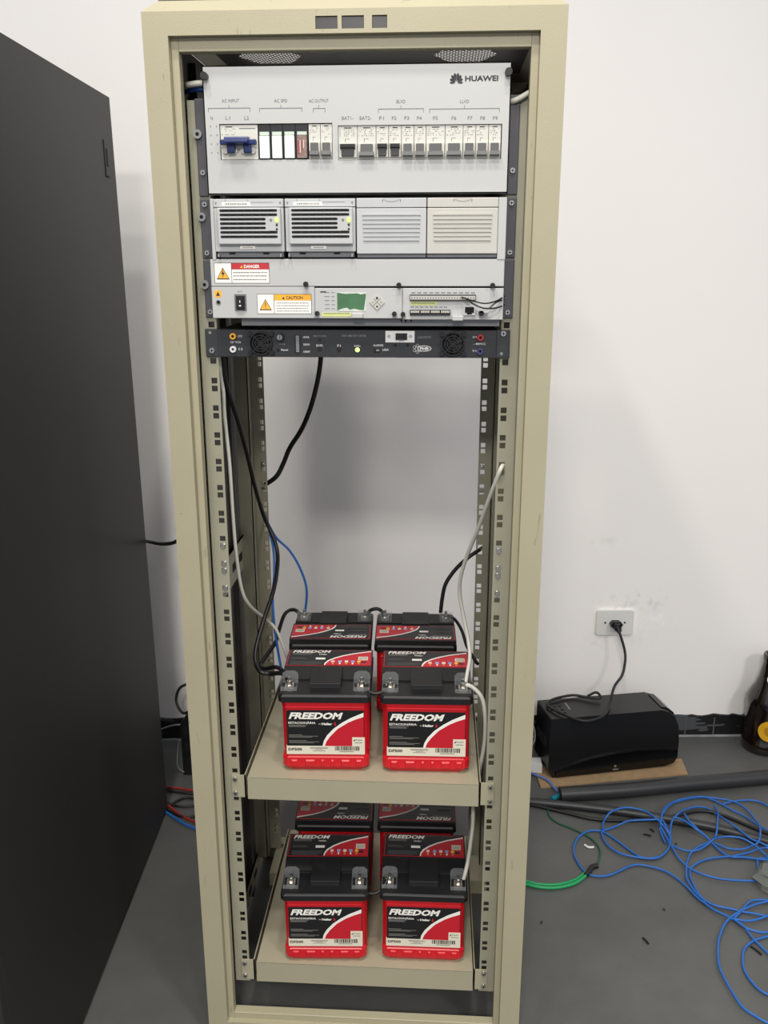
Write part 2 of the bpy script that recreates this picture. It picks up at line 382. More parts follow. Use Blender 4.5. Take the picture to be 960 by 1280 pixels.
# top sheet as strips around the vents
zt = ZT+.018
segs = [(-XO+.02, -.244), (-.126, .109), (.227, XO-.02)]
for a, c in segs: b.box(a, c, YF+.02, YB-.02, zt, zt+.0015, panelg)
for (vx, vy) in VENT:
    a, c = vx-.059, vx+.059
    b.box(a, c, YF+.02, vy-.060, zt, zt+.0015, panelg); b.box(a, c, vy+.060, YB-.02, zt, zt+.0015, panelg)
    for sx in (-1, 1):
        for sy_ in (-1, 1):
            b.prism([(vx+sx*.059, vy), (vx+sx*.058, vy), (vx+sx*.031, vy+sy_*.060), (vx+sx*.059, vy+sy_*.060)], zt, zt+.0015, panelg, axis='z')
b.build('roof', rack)
for (vx, vy) in VENT:
    b = MB()
    def inside(x_, y_): return abs(y_) < .0595 and abs(x_) < .0575-.44*abs(y_)
    st = .0104
    for fam in (1, -1):
        for i in range(-14, 15):
            # line x = i*st + fam*y*.9
            ys_ = [k*.002-.06 for k in range(61)]; run = [yy for yy in ys_ if inside(i*st+fam*yy*.8, yy)]
            if len(run) < 2: continue
            y0, y1 = run[0], run[-1]; w = .00075
            b.prism([(vx+i*st+fam*y0*.8-w, vy+y0), (vx+i*st+fam*y0*.8+w, vy+y0), (vx+i*st+fam*y1*.8+w, vy+y1), (vx+i*st+fam*y1*.8-w, vy+y1)], zt, zt+.001+.0002*fam, panelg, axis='z')
    b.build('vent_mesh', rack)
# rails with square holes, 44.45 mm pitch, pairs across each unit line
U = .04445
def rail(side, Y, dx, facing, zs, z0, name, bolts):
    b = MB(); s = side; xi, xo = .2240, .2500; ha, hb = .2278, .2373
    def bx(a, c, z_a, z_b, y0=Y, y1=Y+.002):
        xs = sorted((s*a, s*c)); b.box(xs[0]+dx, xs[1]+dx, y0, y1, z_a, z_b, railm)
    ztop, zbot = 1.692, .098
    bx(xi, ha, zbot, ztop); bx(hb, xo, zbot, ztop)
    zc = z0; 
    while zc+U < ztop-.02: zc += U
    prev = ztop
    while zc > zbot+.02:
        for c in (zc+.00635, zc-.00635):
            bx(ha, hb, c+.0047, prev); prev = c-.0047
        zc -= U
    bx(ha, hb, zbot, prev)
    d = .035*facing; ys = sorted((Y, Y+d))
    xs = sorted((s*xo, s*(xo+.002))); b.box(xs[0]+dx, xs[1]+dx, ys[0], ys[1], zbot, ztop, railm)
    xs = sorted((s*xo, s*(xo+.028)));  ys = sorted((Y+d, Y+d+.002)); b.box(xs[0]+dx, xs[1]+dx, ys[0], ys[1], zbot, ztop, railm)
    o = b.build(name, rack)
    for zb_ in bolts:
        q_ = MB(); x_ = s*.23255+dx
        q_.box(x_-.0055, x_+.0055, Y+.0025, Y+.007, zb_-.0055, zb_+.0055, chrome)
        q_.cyl((x_, Y-.002, zb_-.001), .0036, .006, chrome, n=12); q_.build('cage_nut', o)
    return o
Z0 = 1.27
bl = [Z0-6*U-.00635, Z0-7*U+.00635, Z0-7*U-.00635, Z0-8*U+.00635]
for s in (-1, 1):
    rail(s, 0.0, 0, 1, s, Z0, 'mounting_rail', bl)
    rail(s, .4106, -.009, -1, s, Z0-.006, 'mounting_rail', [1.045, .995])
for ya, yb in ((YF+.03, .0), (.40, YB-.03)):
    b = MB(); b.box(-.262, .262, ya, yb, .0, .035, beige); b.build('plinth_bar', rack)

# ------------------------------------------------------------------ shelves
def shelf(zt_, label, drop=.045):
    t = thing('rack_shelf', (0, .2, zt_-drop), label, 'shelf', 'beige shelves in the rack')
    b = MB(); x0, x1, y0, y1 = -.2095, .2118, -.006, .415
    b.box(x0, x1, y0, y1, zt_-.0015, zt_, shelfm); b.box(x0, x1, y0, y0+.0015, zt_-drop, zt_, shelfm)
    b.box(x0, x1, y0, y0+.012, zt_-drop, zt_-drop+.0015, shelfm)
    for xs in ((x0, x0+.0015), (x1-.0015, x1)): b.box(xs[0], xs[1], y0, y1, zt_-.028, zt_, shelfm)
    b.box(x0, x1, y1-.0015, y1, zt_-.028, zt_, shelfm)
    b.build('tray', t, bevel=.0007, seg=2)
    for s in (-1, 1):
        b = MB(); xs = sorted((s*.2135, s*.2385)); b.box(xs[0], xs[1], -.003, -.0002, zt_-drop+.002, zt_+.002, shelfm)
        xs = sorted((s*.2135, s*.2155)); b.box(xs[0], xs[1], -.003, .415, zt_-drop+.002, zt_+.002, shelfm)
        br = b.build('side_bracket', t)
        for zz in (zt_-.006, zt_-drop+.010): screw(br, s*.2325, -.003, zz, .005)
    return t
shelf(.5555, 'beige steel rack shelf at mid height, carrying the upper four batteries')
shelf(.1475, 'lowest beige steel rack shelf, just above the rack base')

# ------------------------------------------------------------------ batteries
bat = thing('battery', (0, 0, 0), 'x', 'battery')
b = MB(); b.loft([(0, .0705, .0755), (.008, .0765, .0805), (.010, .0795, .0830), (.028, .0795, .0830), (.031, .0765, .0805), (.128, .0778, .0812), (.142, .0800, .0838)], redp, ch=.008)
for fy in (-1, 1):
    for x0, x1 in ((-.066, -.050), (-.040, -.018), (-.011, -.001), (.007, .017), (.026, .046), (.053, .068)):
        y0 = fy*.0790; y1 = fy*.0848; vs = [(x0, y0, .008), (x1, y0, .008), (x1, y0, .028), (x0, y0, .028), (x0+.002, y1, .0125), (x1-.002, y1, .0125), (x1-.003, y1, .0225), (x0+.003, y1, .0225)]
        b.add(vs, [(0, 1, 2, 3), (4, 5, 6, 7), (0, 1, 5, 4), (1, 2, 6, 5), (2, 3, 7, 6), (3, 0, 4, 7)], redp)
    b.box(-.072, .072, min(fy*.08, fy*.0832), max(fy*.08, fy*.0832), .1285, .1325, redp)
for sx in (-1, 1):
    for yy in (-.055, -.02, .015, .05): b.box(min(sx*.076, sx*.0795), max(sx*.076, sx*.0795), yy, yy+.008, .03, .125, redp)
b.build('case', bat, bevel=.0012, seg=2)
b = MB(); b.loft([(.1415, .0825, .0862), (.1435, .0840, .0875), (.1535, .0840, .0875), (.155, .0828, .0862), (.157, .0815, .0850)], blacklid, ch=.006)
# raised rear block that carries the top label
pr = [(-.0225, .1565), (.0045, .168), (.0845, .168), (.0850, .1565)]
b.prism(pr, -.0825, .0825, blacklid, axis='x')
b.prism([(-.066, .1565), (-.064, .169), (.0046, .1712), (.0046, .1565)], -.028, .028, blacklid, axis='x')
b.prism([(-.0655, .1601), (-.0655, .1631), (-.0668, .1631), (-.0668, .1601)], -.026, .026, blacklid, axis='x')
for k in range(12):
    a = 2*math.pi*k/12; b.box(-.011+.006*math.cos(a)-.0008, -.011+.006*math.cos(a)+.0008, -.022+.0055*math.sin(a)-.0008, -.022+.0055*math.sin(a)+.0008, .169, .1708, blacklid)
for sx in (-1, 1):
    b.box(min(sx*.0300, sx*.0815), max(sx*.0300, sx*.0815), -.028, -.0225, .1565, .1610, blacklid)
b.build('lid', bat, bevel=.0009, seg=2)
for sx in (-1, 1):
    b = MB(); b.box(sx*.066-.008, sx*.066+.008, -.062, -.046, .1565, .1615, lead); b.cyl((sx*.066, -.054, .1615), .0052, .008, lead, axis='z', n=6, smooth=False); b.cyl((sx*.066, -.054, .1565), .0028, .020, chrome, axis='z', n=12)
    tt = b.build('terminal', bat)
    b = MB(); x0, x1 = sx*.066-.0145, sx*.066+.0145
    b.prism([(x0, .1572), (x0, .176), (x0+.006, .1815), (x1-.006, .1815), (x1, .176), (x1, .1572)], -.0385, -.0375, clear)
    b.box(x0, x0+.001, -.070, -.0375, .1572, .172, clear); b.box(x1-.001, x1, -.070, -.0375, .1572, .172, clear); b.box(x0, x1, -.071, -.070, .1572, .165, clear)
    b.build('terminal_cover', tt, label='clear plastic terminal guard')
# front label
def lx(c): return (c-445)*.000267
def lz(c): return .1245-(c-768)*.000279
b = MB(); y = -.0826
b.prism([(lx(183), lz(1085)), (lx(713), lz(1085)), (lx(710), lz(775)), (lx(702), lz(768)), (lx(190), lz(768)), (lx(183), lz(775))], y, y+.0035, blab)
b.prism([(lx(178), lz(1086)), (lx(714), lz(1086)), (lx(714), lz(1025)), (lx(178), lz(1025))], y-.0002, y+.003, creaml)
outer = [(425, 1025), (433, 990), (455, 950), (500, 900), (560, 855), (620, 820), (707, 782)]
inner = [(440, 1025), (452, 992), (478, 955), (530, 900), (600, 855), (655, 830), (707, 812)]
def strip(A_, B_, yy, m, X=lx, Z=lz, mode='front'):
    for i in range(len(A_)-1):
        q4 = [A_[i], A_[i+1], B_[i+1], B_[i]]
        vs = [(X(p[0]), yy, Z(p[1])) if mode == 'front' else (X(p[0]), Z(p[1]), yy) for p in q4]
        b.add(vs, [(0, 1, 2, 3)], m)
strip(outer, inner, y-.0002, wlab)
strip(inner, [(707 if i else 707, p[1]) for i, p in enumerate(inner)], y-.0002, redlab)
b.prism([(lx(628), lz(1026)), (lx(714), lz(1026)), (lx(714), lz(960)), (lx(628), lz(960))], y-.0005, y, creaml)
yt = y-.0006
b.text('FREEDOM', lx(197), lx(568), lz(830), lz(781), yt, wlab, bold=.045, shear=.05)
b.text('ESTACIONÁRIA', lx(195), lx(380), lz(864), lz(845), yt, wlab, bold=.015)
b.text('by', lx(402), lx(416), lz(870), lz(860), yt, wlab); b.text('Heliar', lx(422), lx(494), lz(872), lz(855), yt, wlab, bold=.04)
b.prism([(lx(505), lz(870)), (lx(514), lz(878)), (lx(521), lz(866)), (lx(512), lz(846))], yt-.0001, yt, redlab)
for k, (a, w) in enumerate([(872, 130), (878, 110), (884, 118)]): b.box(lx(196), lx(196+w), yt, yt+.0002, lz(a+1.5), lz(a-1.5), glab)
for k, (a, w) in enumerate([(944, 90), (953, 200), (961, 160), (986, 120), (994, 205), (1002, 170)]): b.box(lx(196), lx(196+w), yt, yt+.0002, lz(a+1.6), lz(a-1.6), glab)
b.text('DF500', lx(190), lx(284), lz(1060), lz(1039), yt, blab, bold=.03)
for a, w in [(1036, 125), (1043, 115), (1051, 50), (1060, 90)]: b.box(lx(400-w/2), lx(400+w/2), yt, yt+.0002, lz(a+1.4), lz(a-1.4), glab)
xx = 510; rb = random.Random(3)
while xx < 670:
    w = rb.choice([3, 4, 6, 8]); b.box(lx(xx), lx(xx+w), yt, yt+.0002, lz(1057), lz(1026), blab); xx += w+rb.choice([3, 4, 5])
b.box(lx(540), lx(640), yt, yt+.0002, lz(1067), lz(1063), glab)
b.text('4 anos', lx(650), lx(698), lz(984), lz(974), yt, blab, bold=.02); b.prism([(lx(633), lz(986)), (lx(648), lz(986)), (lx(648), lz(973))], yt-.0001, yt, blab)
b.box(lx(645), lx(698), yt, yt+.0002, lz(1002), lz(997), glab)
b.build('front_label', bat)
# top label
b = MB(); zt_ = .1684; W2, Y0, Y1 = .0805, .0115, .080
def tx(c): return -W2+(c-160)/(770-160)*2*W2
def ty(c): return Y0+(458-c)/(458-348)*(Y1-Y0)
b.box(-W2, W2, Y0, Y1, .167, zt_, redlab); b.box(-W2+.0012, W2-.0012, Y0+.0012, Y1-.0012, .167, zt_+.0002, blab)
zz = zt_+.0004
o_ = [(432, 456), (436, 440), (455, 422), (500, 403), (560, 386), (640, 370), (766, 353)]
i_ = [(440, 456), (447, 442), (468, 425), (510, 408), (565, 392), (642, 376), (766, 360)]
strip(o_, i_, zz, wlab, tx, ty, 'top'); strip(i_, [(766, p[1]) for p in i_], zz, redlab, tx, ty, 'top')
zz += .0002
b.text('FREEDOM', tx(186), tx(470), ty(369), ty(350), zz, wlab, bold=.03, shear=.045, mode='top')
b.text('Heliar', tx(385), tx(445), ty(384), ty(376), zz, wlab, bold=.02, mode='top')
def tb(x0, x1, y0, y1, m): b.box(tx(x0), tx(x1), ty(y1), ty(y0), zz-.0002, zz, m)
tb(190, 330, 373, 376, glab); tb(190, 330, 379, 381, glab)
for yy, w in ((405, 100), (411, 120), (432, 240), (438, 220), (444, 235), (450, 200)): tb(188, 188+w, yy, yy+2.5, mat('dim_grey_print', (84, 84, 84), .6, var=0))
tb(365, 435, 404, 416, wlab); tb(676, 746, 396, 420, creaml)
for k in range(9): tb(684+k*6.5, 687+k*6.5, 400, 417, blab)
for k, (xx, c) in enumerate(((494, (235, 200, 190)), (545, (150, 180, 220)), (592, (225, 225, 215)), (638, (130, 170, 215)), (682, (240, 190, 60)))):
    mm = mat('label_icon_%d' % k, c, .5, var=0); tb(xx-12, xx+12, 424, 436, mm); tb(xx-6, xx+6, 440, 449, wlab if k % 2 else mat('label_icon_5', (210, 150, 60), .5, var=0))
tb(700, 735, 430, 440, blab)
b.build('top_label', bat)
def place(o, cx, cyf, z, rot, label):
    o.location = (cx, cyf, z); o.rotation_euler = (0, 0, rot); o['label'] = label; o['group'] = 'red and black batteries on the rack shelves'; return o
R = math.radians
spots = [(-.0715, .0175+.0875, .5555, R(2.5), 'red and black battery at the front left of the upper shelf, label facing out'),
         (.1135, .0215+.0875, .5555, R(1.5), 'battery at the front right of the upper shelf, white cable on its terminal'),
         (-.0870, .236+.0875, .5555, R(182.5), 'battery at the rear left of the upper shelf, top lettering upside down'),
         (.0880, .240+.0875, .5555, R(181.5), 'battery at the rear right of the upper shelf, black leads on its right terminal'),
         (-.0780, -.0005+.0875, .1475, R(3), 'red and black battery at the front left of the lowest shelf, nearest the shelf edge'),
         (.1140, .0090+.0875, .1475, R(.5), 'red and black battery at the front right of the lowest shelf, white cable reaching it'),
         (-.0830, .214+.0875, .1475, R(182), 'shaded battery at the rear left of the lowest shelf, lettering upside down'),
         (.0950, .220+.0875, .1475, R(181), 'shaded battery at the rear right of the lowest shelf, lettering upside down')]
for i, sp_ in enumerate(spots):
    o = bat if i == 0 else copy_tree(bat)
    place(o, *sp_)

# ------------------------------------------------------------------ distribution panel (top unit)
YP = -.024; PX, PZ = -.2210, 1.7336
def ears(t, z0, z1, m, inner, screws, ys=(-.0035, -.0002)):
    for s in (-1, 1):
        b = MB(); xs = sorted((s*.2405+.0005, s*inner)); b.box(xs[0], xs[1], ys[0], ys[1], z0, z1, m)
        e = b.build('mounting_ear', t, bevel=.0015, seg=2)
        for zz in screws: screw(e, s*.2325+.0005, ys[0], zz, .0046)
dp = thing('distribution_panel', (0, .1, 1.5575), 'topmost light grey breaker panel in the rack, with maker logo and rows of breakers', 'breaker panel')
def pu(u_): return PX+u_*1.0116/1000
def pv(v_): return PZ-v_*1.0116/1000
b = MB()
wins = [(21.5, 186.5, 77, 126), (194.6, 430.2, 80.5, 127.5)]
b.box(pu(0), pu(21.5), YP, YP+.0015, pv(173.5), pv(0), whitep); b.box(pu(430.2), pu(441), YP, YP+.0015, pv(173.5), pv(0), whitep)
b.box(pu(186.5), pu(194.6), YP, YP+.0015, pv(173.5), pv(0), whitep)
for x0, x1, v0, v1 in wins: b.box(pu(x0), pu(x1), YP, YP+.0015, pv(v0), pv(0), whitep); b.box(pu(x0), pu(x1), YP, YP+.0015, pv(173.5), pv(v1), whitep)
b.box(pu(0), pu(1.5), YP, .0, pv(173.5), pv(0), whitep); b.box(pu(439.5), pu(441), YP, .0, pv(173.5), pv(0), whitep)
b.box(pu(0), pu(441), YP, .0, pv(1.5), pv(0), whitep); b.box(pu(0), pu(441), YP, .0, pv(173.5), pv(172), whitep)
cover = b.build('cover', dp)
b = MB(); b.box(pu(3), pu(438), .002, .30, pv(170), pv(4), chass); b.build('chassis', dp)
b = MB()
for x0, x1, v0, v1 in wins: b.box(pu(x0-.8), pu(x1+.8), YP+.024, YP+.026, pv(v1+.8), pv(v0-.8), blackm)
b.build('breaker_recess', dp)
ears(dp, 1.5565, 1.694, darkg, .2250, (1.5905,))
for x_, z_ in ((-.2370, 1.6445),):
    b = MB(); b.cyl((x_, -.0075, z_), .0065, .004, silv, n=20); b.cyl((x_, -.0078, z_), .0028, .002, hole, n=12); b.build('ground_stud', dp)
for u_ in (4.5, 436.5):
    b = MB(); b.cyl((pu(u_), YP-.010, pv(14)), .0052, .010, black, n=18); b.build('thumbscrew', dp)
def lab(mb, s, uc, v, h, m, wf=.62, bold=0.0, y=YP-.0004):
    w = h*.72*len(s); mb.text(s, pu(uc-w/2), pu(uc+w/2), pv(v+h/2), pv(v-h/2), y, m, bold)
b = MB()
for s, uc, v in (('AC INPUT', 39.6, 46.1), ('AC SPD', 112.5, 46.9), ('AC OUTPUT', 167.4, 47.5), ('BLVD', 285.5, 49.7), ('LLVD', 376, 50.6)): lab(b, s, uc, v, 4.4, inkg)
for s, uc, v in (('N', 10.9, 68.9), ('L1', 34.6, 69.1), ('L2', 62.2, 69.4), ('BAT1-', 208.8, 70.8), ('BAT2-', 234.5, 71), ('F1', 257.8, 71.3), ('F2', 275.9, 71.5), ('F3', 293.9, 71.6), ('F4', 312, 71.8), ('F5', 334.8, 72), ('F6', 361.4, 72.3), ('F7', 384.2, 72.5), ('F8', 402.1, 72.7), ('F9', 420.2, 72.9)): lab(b, s, uc, v, 4.6, inkg)
def brace(u0, u1, uc, v, m=inkg):
    y0, y1 = YP-.0004, YP-.0001; t_ = .35
    b.box(pu(u0), pu(u1), y0, y1, pv(v+t_), pv(v-t_), m); b.box(pu(u0-t_), pu(u0+t_), y0, y1, pv(v+5), pv(v), m); b.box(pu(u1-t_), pu(u1+t_), y0, y1, pv(v+5), pv(v), m)
    b.box(pu(uc-t_), pu(uc+t_), y0, y1, pv(v), pv(v-4.5), m)
for a in ((6.7, 67.6, 37, 55.9), (81.4, 143.1, 112.5, 56.7), (159.5, 176.4, 167.4, 57.5), (253.2, 317.9, 285.5, 59.3), (326.4, 425.5, 376, 60.1)): brace(*a)
for v in (80, 92, 104, 116):
    for uu in (8, 17): b.box(pu(uu), pu(uu+1.2), YP-.0004, YP-.0001, pv(v+1), pv(v-1), inkg)
b.text('HUAWEI', pu(376), pu(422.5), pv(24.6), pv(17.4), YP-.0004, inkd, bold=.03)
def petal(ang, L, w, cx=363.7, cv=27.0):
    a = math.radians(ang); dx_, dv = math.sin(a), math.cos(a); px_, pvv = dv, -dx_
    pts = [(0.16, 0), (.45, .55), (.8, 1), (.97, .6), (1, 0), (.97, -.6), (.8, -1), (.45, -.55)]
    P_ = [(pu(cx+dx_*L*t+px_*w*k), pv(cv-dv*L*t-pvv*w*k)) for t, k in pts]
    b.add([(p[0], YP-.0004, p[1]) for p in P_], [tuple(range(8))], inkd)
for ang, L, w in ((-83, 9.2, 1.3), (-57, 10.5, 1.7), (-33, 12.2, 1.9), (-11, 13.2, 1.9), (11, 13.2, 1.9), (33, 12.2, 1.9), (57, 10.5, 1.7), (83, 9.2, 1.3)): petal(ang, L, w)
b.build('printed_lettering', cover, kind='stuff')
# breakers
YB_ = YP+.002
def marks(mb, u0, u1, v0, y, rows=4, seed=0):
    rr = random.Random(seed); w = u1-u0
    mb.text('Hexin'[:0] or '-', pu(u0+w*.3), pu(u0+w*.7), pv(v0+3.1), pv(v0+2.0), y, inkd)
    for k in range(rows):
        uu = u0+1.5; 
        while uu < u1-4:
            l_ = rr.uniform(.8, 2.6)
            if rr.random() < .62: mb.box(pu(uu), pu(min(uu+l_, u1-1.5)), y, y+.0002, pv(v0+5.6+k*2.6), pv(v0+4.9+k*2.6), inkg)
            uu += l_+rr.uniform(.6, 1.8)
    mb.box(pu(u0+w*.35), pu(u0+w*.37)+.0002, y, y+.0002, pv(v0+22), pv(v0+17), inkg); mb.box(pu(u0+w*.35), pu(u0+w*.6), y, y+.0002, pv(v0+17.4), pv(v0+17), inkg)
def breaker(u0, u1, v0, v1, poles, up, tm, seed, tie=True):
    b = MB(); u0 += .35; u1 -= .35
    b.box(pu(u0), pu(u1), YB_, YB_+.02, pv(v1), pv(v0), brk)
    vm = v0+(v1-v0)*.52
    b.box(pu(u0+.6), pu(u1-.6), YB_-.003, YB_, pv(v0+(v1-v0)*.93), pv(vm), brk)
    marks(b, u0, u1, v0, YB_-.0003, 4, seed)
    bo = b.build('circuit_breaker', dp, bevel=.0004)
    b = MB(); w = u1-u0; c = (u0+u1)/2; hw = w*(.42 if poles == 1 else .27 if w < 20 else .22)
    b.box(pu(c-hw*.8), pu(c+hw*.8), YB_-.006, YB_-.002, pv(v0+(v1-v0)*.90), pv(v0+(v1-v0)*.54), tm)
    if up: b.prism([(YB_-.009, pv(vm+6)), (YB_-.002, pv(vm+8)), (YB_-.002, pv(vm)), (YB_-.010, pv(vm+1))], pu(c-(w*.40)), pu(c+(w*.40)), tm, axis='x')
    else: b.prism([(YB_-.002, pv(v1-9)), (YB_-.009, pv(v1-10.5)), (YB_-.010, pv(v1-4.5)), (YB_-.002, pv(v1-3.5))], pu(c-(w*.42)), pu(c+(w*.42)), tm, axis='x')
    b.build('toggle', bo, bevel=.0006)
v0, v1 = 78.2, 125.2
# main AC breaker with blue handle
b = MB(); b.box(pu(22.3), pu(77), YB_, YB_+.02, pv(v1), pv(v0), brk)
for k in range(4): b.cyl((pu(29+k*13.5), YB_-.004, pv(v0+35)), .0045, .004, brk, n=16)
marks(b, 22, 48, v0, YB_-.0003, 4, 91)
b.box(pu(50), pu(74), YB_-.0003, YB_, pv(v0+5.5), pv(v0+4.2), inkg)
mb_ = b.build('main_breaker', dp, bevel=.0004)
b = MB(); b.prism([(YB_-.020, pv(v0+18)), (YB_-.022, pv(v0+26)), (YB_-.008, pv(v0+28)), (YB_-.002, pv(v0+28)), (YB_-.002, pv(v0+17))], pu(31.5), pu(65.5), blue, axis='x')
b.box(pu(23), pu(76), YB_-.012, YB_-.003, pv(v0+28), pv(v0+20.5), blue)
for uu in (33, 57): b.box(pu(uu), pu(uu+11.5), YB_-.010, YB_-.003, pv(v0+39), pv(v0+27), blue)
b.build('handle', mb_, bevel=.0015, seg=2, label='blue switch handle bar')
for k in range(4):
    u0 = 77.8+k*18.3
    b = MB(); b.box(pu(u0), pu(u0+17.7), YB_, YB_+.02, pv(v1), pv(v0), black)
    b.box(pu(u0+2.2), pu(u0+16.2), YB_-.001, YB_, pv(v0+14.3), pv(v0+9.8), spdg)
    sb = b.build('surge_protector', dp)
    b = MB(); b.box(pu(u0+2.2), pu(u0+16.4), YB_-.004, YB_+.001, pv(v1-1), pv(v0+15.5), spdw if k < 3 else spdd)
    if k == 3:
        for q_ in range(4): b.box(pu(u0+3.5+q_*2.5), pu(u0+5+q_*2.5), YB_-.0046, YB_-.004, pv(v1-5-q_*3), pv(v0+22), brk if q_ % 2 else rjack)
    b.build('cartridge', sb, bevel=.0005)
breaker(151.5, 168.8, v0, v1, 1, False, togg, 1); breaker(168.8, 186, v0, v1, 1, False, togg, 2)
v0, v1 = 81.3, 127
for k, (a, c, up) in enumerate([(194.8, 222.6, 1), (222.6, 249.6, 0), (249.6, 267.8, 1), (267.8, 286.3, 1), (286.3, 304.5, 0), (304.5, 321.8, 0), (321.8, 349.1, 0), (349.1, 374.9, 0), (374.9, 393, 0), (393, 411.3, 0), (411.3, 429.2, 0)]):
    breaker(a, c, v0, v1, 1, up, togd if up else togg, 10+k)

# ------------------------------------------------------------------ rectifier shelf and modules
YR = -.033; RX, RZ = -.2165, 1.5515
def pu(u_): return RX+u_/1000
def pv(v_): return RZ-v_/1000
rs = thing('rectifier_shelf', (0, .1, 1.465), 'grey metal module shelf under the breaker panel, holding four slots', 'equipment shelf')
b = MB(); b.box(pu(-1), pu(4.2), YR+.002, .30, pv(88), pv(0), whitep); b.box(pu(428.8), pu(441), YR+.002, .30, pv(88), pv(0), whitep)
b.box(pu(4.2), pu(428.8), YR+.010, .30, pv(88), pv(85.6), chass); b.box(pu(4.2), pu(428.8), .29, .30, pv(85.6), pv(0), chass); b.box(pu(4.2), pu(428.8), YR+.020, .30, pv(-.2), pv(-1.5), chass)
b.box(pu(-1), pu(440), YR+.004, YR+.012, pv(88.5), pv(87), chass)
b.build('chassis', rs, bevel=.0006)
ears(rs, 1.466, 1.5535, darkg, .2195, (1.545, 1.474))
b = MB(); b.cyl((-.2375, -.007, 1.527), .0065, .0036, silv, n=20); b.cyl((-.2375, -.0073, 1.527), .0028, .002, hole, n=12); b.build('ground_stud', rs)
def module(u0, label):
    t = thing('rectifier_module', (pu(u0+52), .08, pv(85)), label, 'power module', 'slotted rectifier modules')
    b = MB(); w = 105.2; U = lambda a: pu(u0+a)
    b.box(U(0), U(w), YR, .22, pv(12.2), pv(.6), modg); b.box(U(0), U(w), YR+.001, .22, pv(76), pv(12.8), modg)
    b.box(U(2), U(w-2), YR+.006, .22, pv(84.5), pv(75), chass)
    bo = b.build('housing', t, bevel=.0007)
    b = MB(); b.box(U(6.5), U(w-3.5), YR-.007, YR+.001, pv(65.5), pv(13.3), modg); b.build('front_grille_frame', t, bevel=.0015, seg=2)
    b = MB(); rows = [17.3, 23.3, 29.5, 35.7, 41.9, 48.2, 54.5]
    for k, v in enumerate(rows):
        e = 100 if k not in (2, 3, 4) else 82.5
        a0, a1, hr = 10.5, e-3, 1.75
        pts = []
        for j in range(7): an = math.pi/2+math.pi*j/6; pts.append((U(a0+hr+hr*math.cos(an)), pv(v-hr*math.sin(an))))
        for j in range(7): an = -math.pi/2+math.pi*j/6; pts.append((U(a1-hr+hr*math.cos(an)), pv(v-hr*math.sin(an))))
        b.prism(pts, YR-.0074, YR-.002, hole)
        x_ = a0+3
        while x_ < a1-2:
            b.box(U(x_), U(x_+.5), YR-.0078, YR-.0073, pv(v+1.6), pv(v-1.6), togd); x_ += 11.5
    b.build('vent_slots', t)
    b = MB(); b.box(U(84), U(97), YR-.0075, YR-.007, pv(46), pv(27), whitep); b.cyl((U(87.5), YR-.0079, pv(31)), .002, .0006, inkg, n=14)
    b.cyl((U(96), YR-.0082, pv(38)), .0015, .0012, blackm, n=12); b.cyl((U(96), YR-.0082, pv(44)), .0015, .0012, blackm, n=12); b.build('indicator_panel', t)
    b = MB(); b.box(U(94), U(98.3), YR-.0088, YR-.007, pv(34.5), pv(27.8), ledy); b.build('status_light', t, label='lit yellow-green indicator')
    b = MB(); b.box(U(13), U(56), YR-.0004, YR, pv(10.3), pv(5.2), papw)
    rr = random.Random(u0); x_ = 18
    while x_ < 52:
        l_ = rr.uniform(.6, 2); b.box(U(x_), U(x_+l_), YR-.0006, YR-.0003, pv(9), pv(6.5), inkg); x_ += l_+.7
    b.box(U(56), U(90), YR-.0003, YR, pv(5.7), pv(5.2), inkg)
    b.build('sticker', t); b = MB()
    b.box(U(38), U(61), YR-.0007, YR+.001, pv(72.3), pv(67.5), papw)
    for k in range(8): b.box(U(42+k*2), U(43.2+k*2), YR-.0009, YR-.0005, pv(70.8), pv(69.2), inkg)
    b.build('sticker', t)
    b = MB()
    for a in (2.5, w-6): b.prism([(U(a), pv(5)), (U(a+3), pv(5)), (U(a+1.5), pv(9))], YR-.0004, YR, inkg)
    for a in (18, 52): b.box(U(a), U(a+.6), YR-.0004, YR, pv(4), pv(1.2), inkg)
    for a in (20, 72): b.box(U(a), U(a+9), YR+.0045, YR+.0062, pv(79.5), pv(77.3), hole)
    b.build('front_marks', t)
    for a in (4, w-6):
        b = MB(); b.box(U(a), U(a+2.6), YR-.004, YR+.008, pv(83.5), pv(79), chrome); b.build('latch_pin', t)
module(4.6, 'leftmost slotted grey rectifier module with lit green indicator'); module(112.2, 'slotted grey rectifier module second from left, beside the plain covers')
def blank(u0, w, m, label):
    t = thing('blank_cover', (pu(u0+w/2), 0, pv(85)), label, 'cover panel', 'plain slot covers')
    U = lambda a: pu(u0+a); b = MB()
    b.box(U(0), U(w), YR, YR+.012, pv(13.8), pv(.2), m); b.box(U(0), U(w), YR, YR+.012, pv(79.5), pv(14.6), m)
    b.box(U(0), U(w), YR+.004, YR+.012, pv(85.3), pv(79.5), chass)
    b.build('panel', t, bevel=.001, seg=2)
    b = MB()
    for k in range(7):
        v = 22+k*6.0; b.prism([(U(8+k*.3), pv(v+2.6)), (U(10), pv(v)), (U(w-10), pv(v)), (U(w-8-k*.3), pv(v+2.6))], YR-.0016, YR+.0005, m)
    b.build('rib', t, bevel=.0006)
    b = MB(); pts = [(U(w/2+12*math.cos(a_)), pv(.6+4.6*math.sin(a_))) for a_ in [math.pi*k/10 for k in range(11)]]
    b.prism(pts, YR-.0006, YR, m); b.box(U(w/2-13.5), U(w/2-12.7), YR-.0004, YR, pv(5.5), pv(2.5), inkd); b.box(U(w/2+12.7), U(w/2+13.5), YR-.0004, YR, pv(5.5), pv(2.5), inkd)
    b.build('pull_tab', t)
blank(219.3, 103.6, modg, 'plain grey ribbed slot cover right of the slotted modules')
